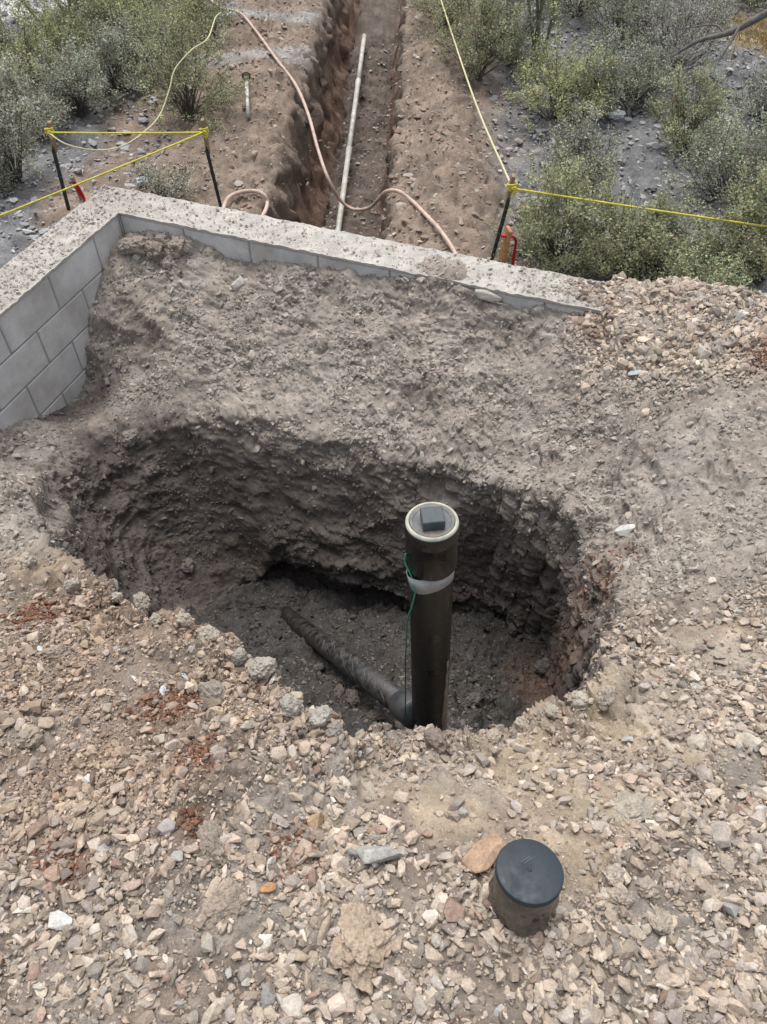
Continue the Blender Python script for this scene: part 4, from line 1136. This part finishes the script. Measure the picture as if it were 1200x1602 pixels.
# marker stakes with ribbon
def ribbon(pts, wd, nm, parent):
    bm = bmesh.new(); prev = None; P_ = catmull(pts, 6); n_ = len(P_)
    for i_, p in enumerate(P_):
        t = i_ / (n_ - 1); a = .6 * math.sin(t * 5)
        dx = np.array((math.cos(a), math.sin(a), .0)) * wd / 2
        v = (bm.verts.new(p - dx), bm.verts.new(p + dx))
        if prev: bm.faces.new((prev[0], prev[1], v[1], v[0]))
        prev = v
    bmesh.ops.solidify(bm, geom=list(bm.faces), thickness=.0006)
    return bm_obj(nm, bm, M_RED, parent)
b = GP(782, 410); b[2] -= .0; t = PYY(797, 358, b[1])
mk = empty("marker_stake", "short new wooden stake with a red ribbon behind the wall", "stake", b)
bar("stake", np.array((0, 0, -.12)), t - b, .075, .022, M_WOOD2, mk, .15)
c0 = (t - b) * .8
bmw = box_bm(-.0385, .0385, -.0135, .0135, -.006, .006, .001); bm_obj("ribbon_wrap", bmw, M_RED, mk, loc=c0)
ribbon([c0 + np.array((.036, -.02, .004)), c0 + np.array((.05, -.025, -.025)), c0 + np.array((.052, -.02, -.12)), c0 + np.array((.05, -.02, -.22))], .019, "ribbon_tail", mk)
b = GP(129, 312); t = PYY(113, 277, b[1])
mk = empty("marker_stake", "small stake wrapped in red ribbon behind the wall corner", "stake", b)
bar("stake", np.array((0, 0, -.1)), t - b, .03, .014, M_WOOD, mk)
tt = t - b
ribbon([tt * .85 + np.array((0, -.015, 0)), tt * .6 + np.array((.012, -.02, 0)), tt * .2 + np.array((.02, -.02, 0)), np.array((.03, -.02, -.04))], .032, "ribbon_tail", mk)
# white pole with dark head
b = GP(388, 181, .02); t = PYY(385, 114, b[1] + .55)
po = empty("shovel", "white handled shovel leaning on the bank left of the trench with its dark blade up", "shovel", b)
t2 = b + (t - b) * .78
me = tube_mesh("handle", np.array([b - b, t2 - b]), .016, M_WHITE, 10); link("handle", me, po)
bmb = bmesh.new(); prev = None
dv = (t - t2)
for k_, wd_ in enumerate((.016, .022, .036, .04, .04, .03, .006)):
    p = (t2 - b) + dv * (k_ / 6 * 1.15)
    row = [bmb.verts.new(p + np.array((wd_ * x, -.012 * (1 - x * x), 0))) for x in (-1, -.5, 0, .5, 1)]
    if prev:
        for q in range(4): bmb.faces.new((prev[q], prev[q + 1], row[q + 1], row[q]))
    prev = row
bmesh.ops.solidify(bmb, geom=list(bmb.faces), thickness=.003)
bm_obj("blade", bmb, plain("dark_steel", (.05, .05, .05), .6, .4, (.10, .075, .06), 20, .6), po, True)

# litter
def scrap(name, u, v, s, col, label, seed):
    p = GP(u, v, .03); me = clod_mesh(seed, (1, .55, .5), 3, .5)
    me.materials.clear(); me.materials.append(plain("scrap_plastic", col, .35, .5, tuple(c * .7 for c in col), 30, .5))
    o = link(name, me); o.location = p; o.scale = (s,) * 3; tag(o, label, "litter")
scrap("plastic_bag", 965, 180, .07, (.80, .84, .86), "crumpled white plastic bag on the dark gravel between bushes", 61)
scrap("plastic_bottle", 222, 283, .05, (.38, .47, .52), "pale blue plastic scrap among the low plants behind the wall", 62)

# ------------------------------------------------------------------ plants
def leaf_mat(name):
    m, n, b = newmat(name)
    a = add(n, "ShaderNodeAttribute"); a.attribute_name = "tint"
    n.links.new(a.outputs['Color'], b.inputs['Base Color'])
    b.inputs['Roughness'].default_value = .7; b.inputs['Specular IOR Level'].default_value = .25
    tr = add(n, "ShaderNodeBsdfTranslucent"); n.links.new(a.outputs['Color'], tr.inputs['Color'])
    mx = add(n, "ShaderNodeMixShader"); mx.inputs[0].default_value = .25
    out = n.nodes["Material Output"]
    n.links.new(b.outputs[0], mx.inputs[1]); n.links.new(tr.outputs[0], mx.inputs[2]); n.links.new(mx.outputs[0], out.inputs[0])
    return m
M_LEAF = leaf_mat("small_leaves")
M_TWIG = plain("twig_bark", (.16, .14, .115), .9, .2, (.10, .09, .075), 30, .5)
M_PALO = plain("green_bark", (.17, .19, .095), .8, .2, (.13, .13, .08), 16, .5)
def twigs_arrays(paths, radii, sides=3):
    """paths (n, k, 3), radii (n, k)"""
    n, k, _ = paths.shape
    T = np.gradient(paths, axis=1); T /= np.linalg.norm(T, axis=2)[..., None] + 1e-9
    ref = np.where(np.abs(T[..., 2:3]) < .9, np.array((0, 0, 1.0)), np.array((1.0, 0, 0)))
    N = np.cross(T, ref); N /= np.linalg.norm(N, axis=2)[..., None] + 1e-9; B = np.cross(T, N)
    a = 2 * math.pi * np.arange(sides) / sides
    V = paths[:, :, None] + radii[:, :, None, None] * (np.cos(a)[None, None, :, None] * N[:, :, None] + np.sin(a)[None, None, :, None] * B[:, :, None])
    i, j, s = np.meshgrid(np.arange(n), np.arange(k - 1), np.arange(sides), indexing='ij'); s2 = (s + 1) % sides
    b0 = (i * k + j) * sides; b1 = (i * k + j + 1) * sides
    F_ = np.stack([b0 + s, b0 + s2, b1 + s2, b1 + s], -1).reshape(-1, 4)
    return V.reshape(-1, 3), F_
def leaves_arrays(P_, size, r, droop=0):
    n = len(P_); a = r.normal(size=(n, 3)); a[:, 2] = np.abs(a[:, 2]) * .8 + droop; a /= np.linalg.norm(a, axis=1)[:, None]
    b = r.normal(size=(n, 3)); b -= a * (a * b).sum(1)[:, None]; b /= np.linalg.norm(b, axis=1)[:, None]
    s = size[:, None]
    V = np.stack([P_, P_ + a * s * .5 + b * s * .26, P_ + a * s, P_ + a * s * .5 - b * s * .26], 1)
    return V.reshape(-1, 3), np.arange(n * 4).reshape(-1, 4)
def bush(u, v, wpx, hpx, col, label, seed, nleaf=4200, lsize=.018, stemfrac=1.0, name="bush", up=.35, group="desert bushes"):
    nleaf = int(nleaf * 1.8); gq = sum(col) / 3; col = tuple((c * .75 + gq * .05 + gq * .2) * min(2.15, .37 / gq) for c in col)
    r = np.random.default_rng(seed); p = GP(u, v)
    dep = p[1] * CP - (p[2] - CAM_Z) * SP; W = wpx * dep / F / 2 * 1.1; H = hpx * dep / F * 1.1
    root = empty(name, label, name.replace('_', ' '), p, group)
    ns = int(46 * stemfrac)
    d = r.normal(size=(ns, 3)); d[:, 2] = np.abs(d[:, 2]) * .9 + up; d /= np.linalg.norm(d, axis=1)[:, None]
    lump = .72 + .5 * r.random(ns)
    tip = d * np.array((W, W, H)) * lump[:, None]
    k = 5; t = np.linspace(0, 1, k)[None, :, None]
    bend = r.normal(size=(ns, 1, 3)) * W * .12
    st = tip[:, None] * t + bend * np.sin(t * math.pi) + np.array((0, 0, 1)) * (t - t * t) * H * .15
    st[:, 0] += r.normal(size=(ns, 3)) * np.array((.03, .03, 0)) * W * 2; st[:, 0, 2] = -.03
    rad = np.linspace(.0055, .0015, k)[None].repeat(ns, 0) * (.6 + W)
    ntw = 6; tw0 = []; 
    src = np.repeat(np.arange(ns), ntw); tt = r.uniform(.35, 1.0, ns * ntw)
    seg = np.clip(tt * (k - 1), 0, k - 1.001); i0 = seg.astype(int); fr_ = (seg - i0)[:, None]
    start = st[src, i0] * (1 - fr_) + st[src, i0 + 1] * fr_
    dirv = d[src] + r.normal(size=(len(src), 3)) * .55; dirv[:, 2] += .25; dirv /= np.linalg.norm(dirv, axis=1)[:, None]
    ln = r.uniform(.16, .36, len(src)) * (W + H) * .5; bare = r.random(len(src)) < .13; ln[bare] *= 1.5; leafy = np.where(~bare)[0]
    t4 = np.linspace(0, 1, 4)[None, :, None]
    tw = start[:, None] + dirv[:, None] * ln[:, None, None] * t4 + r.normal(size=(len(src), 1, 3)) * .02 * np.sin(t4 * math.pi)
    tr_ = np.linspace(.002, .0009, 4)[None].repeat(len(src), 0)
    V1, F1 = twigs_arrays(st, rad); V2_, F2 = twigs_arrays(tw, tr_)
    link("stems", mesh_from("stems", np.vstack([V1, V2_]), np.vstack([F1, F2 + len(V1)]), M_TWIG, None, True), root)
    ci = leafy[r.integers(0, len(leafy), nleaf)]; ct_ = r.random(nleaf) ** .7 * 3; c0_ = np.clip(ct_.astype(int), 0, 2); cf = (ct_ - c0_)[:, None]
    ct_ = np.where(r.random(nleaf) < .4, ct_, ct_)
    LP = tw[ci, c0_] * (1 - cf) + tw[ci, c0_ + 1] * cf + r.normal(size=(nleaf, 3)) * .02
    LP[:, 2] = np.maximum(LP[:, 2], .0)
    LV, LF = leaves_arrays(LP, r.uniform(.7, 1.35, nleaf) * lsize, r)
    tone = r.uniform(.65, 1.35, (nleaf, 1)) * (r.uniform(.78, 1.22, ns)[src][ci][:, None])
    lc_ = np.asarray(col) * tone * (1 + r.normal(size=(nleaf, 3)) * .06)
    dead = r.random(nleaf) < .08; lc_[dead] = np.array((.24, .19, .12)) * r.uniform(.7, 1.2, (dead.sum(), 1))
    link("foliage", mesh_from("foliage", LV, LF, M_LEAF, np.repeat(np.clip(lc_, .01, .6), 4, 0)), root)
    return root
OL = (.165, .175, .085); GR = (.165, .18, .125); SG = (.22, .235, .17); PG = (.27, .275, .20); YG = (.20, .215, .09); SI = (.34, .34, .29); DG = (.115, .13, .07)
bush(28, 285, 120, 150, PG, "tall pale bush at the left edge behind the leftmost stake", 1, 5200)
bush(128, 178, 95, 78, SG, "greyish bush just above the leftmost stake", 2)
bush(186, 140, 110, 78, SG, "silvery green bush between the greyish bush and the yellowish bush", 3)
bush(296, 182, 160, 118, OL, "broad yellowish green bush with the slack rope over it", 4, 6500)
bush(258, 92, 130, 95, YG, "yellow green bush behind the broad yellowish one", 5, 5200)
bush(60, 140, 150, 90, YG, "yellowish bush on the left behind the tall pale bush", 6, 5500)
bush(330, 62, 90, 70, OL, "olive bush near the top beside the hose", 7)
bush(175, 55, 150, 80, YG, "tall yellow green bush near the top left", 8, 5000)
bush(8, 120, 90, 70, SG, "grey green bush at the far left edge below the pale ground", 9)
bush(260, 310, 120, 34, PG, "low pale plant hugging the back of the wall near its corner", 10, 2600, .012, .8)
bush(8, 298, 36, 40, SG, "small bush at the left edge under the tall pale one", 11, 1400, .012, .5)
bush(745, 122, 120, 120, OL, "tall loose olive bush right of the trench under the pale rope", 12, 5500)
bush(868, 190, 150, 100, YG, "full bright green bush right of the tall loose one", 13, 6500)
bush(1050, 120, 150, 110, SI, "silvery white bush behind the two round green ones", 14, 6500, .015)
bush(985, 165, 130, 75, GR, "grey green bush in front of the silvery white one", 15, 5200)
bush(1066, 240, 112, 105, OL, "round olive bush standing alone on the dark gravel", 16, 5500)
bush(1190, 190, 90, 90, GR, "sparse grey bush at the right edge", 17, 2200)
bush(910, 300, 105, 92, PG, "pale upright bush just above the bright yellow rope", 18, 5200)
bush(1135, 310, 165, 105, GR, "wide grey green bush above the rope at the right", 19, 6000)
bush(1150, 408, 165, 118, OL, "wide olive bush below the rope at the right", 20, 6800)
bush(870, 412, 180, 128, OL, "wide dark olive bush behind the leaning stake", 21, 7500)
bush(975, 430, 150, 105, OL, "olive bush close behind the wall between two others", 22, 6000)
bush(1085, 484, 150, 80, (.21, .235, .115), "low bright leafy plant just beyond the rubble heap", 23, 4200, .017, .9)
bush(1085, 28, 140, 60, OL, "olive bush at the top right behind the silvery one", 24, 3500)
bush(1180, 12, 110, 60, DG, "dark bush in the top right corner", 25, 3200)
bush(960, 60, 150, 70, GR, "hazy grey bush near the top behind the silvery one", 26, 4000)
bush(700, 40, 90, 75, OL, "olive bush at the top beside the trench", 27, 3500)
bush(900, 22, 140, 70, OL, "olive bush at the top behind the slender tree", 28, 3800)

for q, (u, v, wp, hp, cc, lb) in enumerate([
        (120, 70, 90, 36, YG, "hazy yellow green bush near the pale ground in the top left corner"),
        (115, 100, 120, 70, OL, "olive bush under the arching twigs of the young tree"),
        (235, 125, 110, 70, SG, "silvery bush tucked behind the broad yellowish one"),
        (60, 215, 95, 80, PG, "pale bush between the left edge and the greyish bush"),
        (10, 190, 100, 90, OL, "dense olive bush at the left edge under the hazy ones"),
        (225, 30, 130, 60, OL, "olive bush at the top left close to the hose"),
        (1010, 60, 140, 70, GR, "dull grey bush at the top behind the silvery white one"),
        (800, 95, 120, 90, GR, "greyish bush at the foot of the slender tree"),
        (1195, 330, 80, 90, GR, "grey bush cut by the right edge under the rope"),
        (930, 175, 120, 80, SG, "soft grey green bush between the bright green one and the round one"),
        (1020, 405, 90, 60, GR, "small grey bush in the gap between the olive bushes")]):
    bush(u, v, wp, hp, cc, lb, 100 + q, 4300)

def slender_tree(u, v, seed, label, stems, hgt, nl, spread):
    r = np.random.default_rng(seed); p = GP(u, v); root = empty("desert_tree", label, "tree", p)
    k = 9; t = np.linspace(0, 1, k)[None, :, None]
    d = np.array(stems, float); n = len(d)
    st = d[:, None] * hgt * t + np.cumsum(r.normal(size=(n, k, 3)) * .025, 1); st[:, 0] = r.normal(size=(n, 3)) * .03; st[:, 0, 2] = -.05
    V1, F1 = twigs_arrays(st, np.linspace(.017, .006, k)[None].repeat(n, 0), 6)
    link("trunk", mesh_from("trunk", V1, F1, M_PALO, None, True), root)
    nb = 110; si = r.integers(0, n, nb); sk = r.integers(3, k, nb); s0 = st[si, sk]
    dv = r.normal(size=(nb, 3)); dv[:, 2] = np.abs(dv[:, 2]) * .4; dv /= np.linalg.norm(dv, axis=1)[:, None]
    ln = r.uniform(.4, 1.0, nb) * spread; t6 = np.linspace(0, 1, 6)[None, :, None]
    br = s0[:, None] + dv[:, None] * ln[:, None, None] * t6 - np.array((0, 0, 1)) * (t6 ** 2) * ln[:, None, None] * .45
    nt_ = nb * 8; bi = np.repeat(np.arange(nb), 8); bk = r.integers(2, 6, nt_); b0 = br[bi, bk]
    d2 = dv[bi] + r.normal(size=(nt_, 3)) * .6; d2[:, 2] -= .2; d2 /= np.linalg.norm(d2, axis=1)[:, None]; l2 = r.uniform(.12, .32, nt_)
    t3 = np.linspace(0, 1, 4)[None, :, None]; tw = b0[:, None] + d2[:, None] * l2[:, None, None] * t3 - np.array((0, 0, 1)) * t3 ** 2 * .06
    V2_, F2 = twigs_arrays(br, np.linspace(.007, .002, 6)[None].repeat(nb, 0), 4); V3, F3 = twigs_arrays(tw, np.linspace(.0024, .001, 4)[None].repeat(nt_, 0))
    link("branches", mesh_from("branches", np.vstack([V2_, V3]), np.vstack([F2, F3 + len(V2_)]), M_PALO, None, True), root)
    ci = r.integers(0, nt_, nl); q = r.integers(0, 4, nl); LP = tw[ci, q] + r.normal(size=(nl, 3)) * .015
    LV, LF = leaves_arrays(LP, r.uniform(.7, 1.3, nl) * .014, r, -.3)
    lc_ = np.array((.30, .32, .17)) * r.uniform(.65, 1.35, (nl, 1))
    nl = nl
    link("crown", mesh_from("crown", LV, LF, M_LEAF, np.repeat(lc_, 4, 0)), root)
slender_tree(838, 108, 51, "slender multi stemmed tree right of the trench with thin drooping twigs", [(-.06, .1, 1), (.05, .2, 1), (.2, .25, 1), (-.22, .15, .9)], 1.7, 5000, .75)
slender_tree(118, 62, 52, "young green stemmed tree at the top left with arching twigs", [(.1, .2, 1), (-.25, .15, .8), (.3, .2, .9), (-.5, -.1, .55)], 1.5, 4200, .7)
# dead branch
p0, p1 = PZ(1045, 92, -.25), PZ(1210, 15, .15)
db = empty("dead_branch", "bare grey fallen branch slanting over the bushes at the top right", "branch", p0)
bp_ = [np.zeros(3), (p1 - p0) * .3 + np.array((0, 0, .03)), (p1 - p0) * .62 - np.array((0, 0, .02)), (p1 - p0)]
M_DEAD = plain("dead_wood", (.17, .165, .155), .9, .2, (.09, .085, .08), 18, .7, .002)
link("limb", tube_mesh("limb", catmull(bp_, 6), np.linspace(.008, .032, 19), M_DEAD, 8), db)
link("side_branch", tube_mesh("side_branch", catmull([(p1 - p0) * .55, (p1 - p0) * .45 + np.array((0, .1, .06)), (p1 - p0) * .1 + np.array((0, .25, .1))], 6), np.linspace(.012, .004, 13), M_DEAD, 6), db)
link("side_branch", tube_mesh("side_branch", catmull([(p1 - p0) * .7, (p1 - p0) * .6 + np.array((0, -.1, -.05)), (p1 - p0) * .25 + np.array((.1, -.25, -.15))], 6), np.linspace(.014, .004, 13), M_DEAD, 6), db)
# dry grass by the right edge
r = np.random.default_rng(77); n = 2600
gx = 4.0 + r.normal(size=n) * .38; gy = 8.7 + r.normal(size=n) * .3
gzv = ground_z(gx, gy)[0]; hh_ = r.uniform(.04, .11, n); lean = r.normal(size=(n, 2)) * .04
P0 = np.stack([gx, gy, gzv], 1); wv = r.normal(size=(n, 3)) * .004; wv[:, 2] = 0
GV = np.stack([P0 - wv, P0 + wv, P0 + np.stack([lean[:, 0], lean[:, 1], hh_], 1)], 1).reshape(-1, 3)
gcol = np.repeat(np.array((.33, .25, .12)) * r.uniform(.7, 1.3, (n, 1)), 3, 0)
dg = link("dry_grass", mesh_from("dry_grass", GV, np.arange(n * 3).reshape(-1, 3), M_LEAF, gcol)); dg['kind'] = 'stuff'
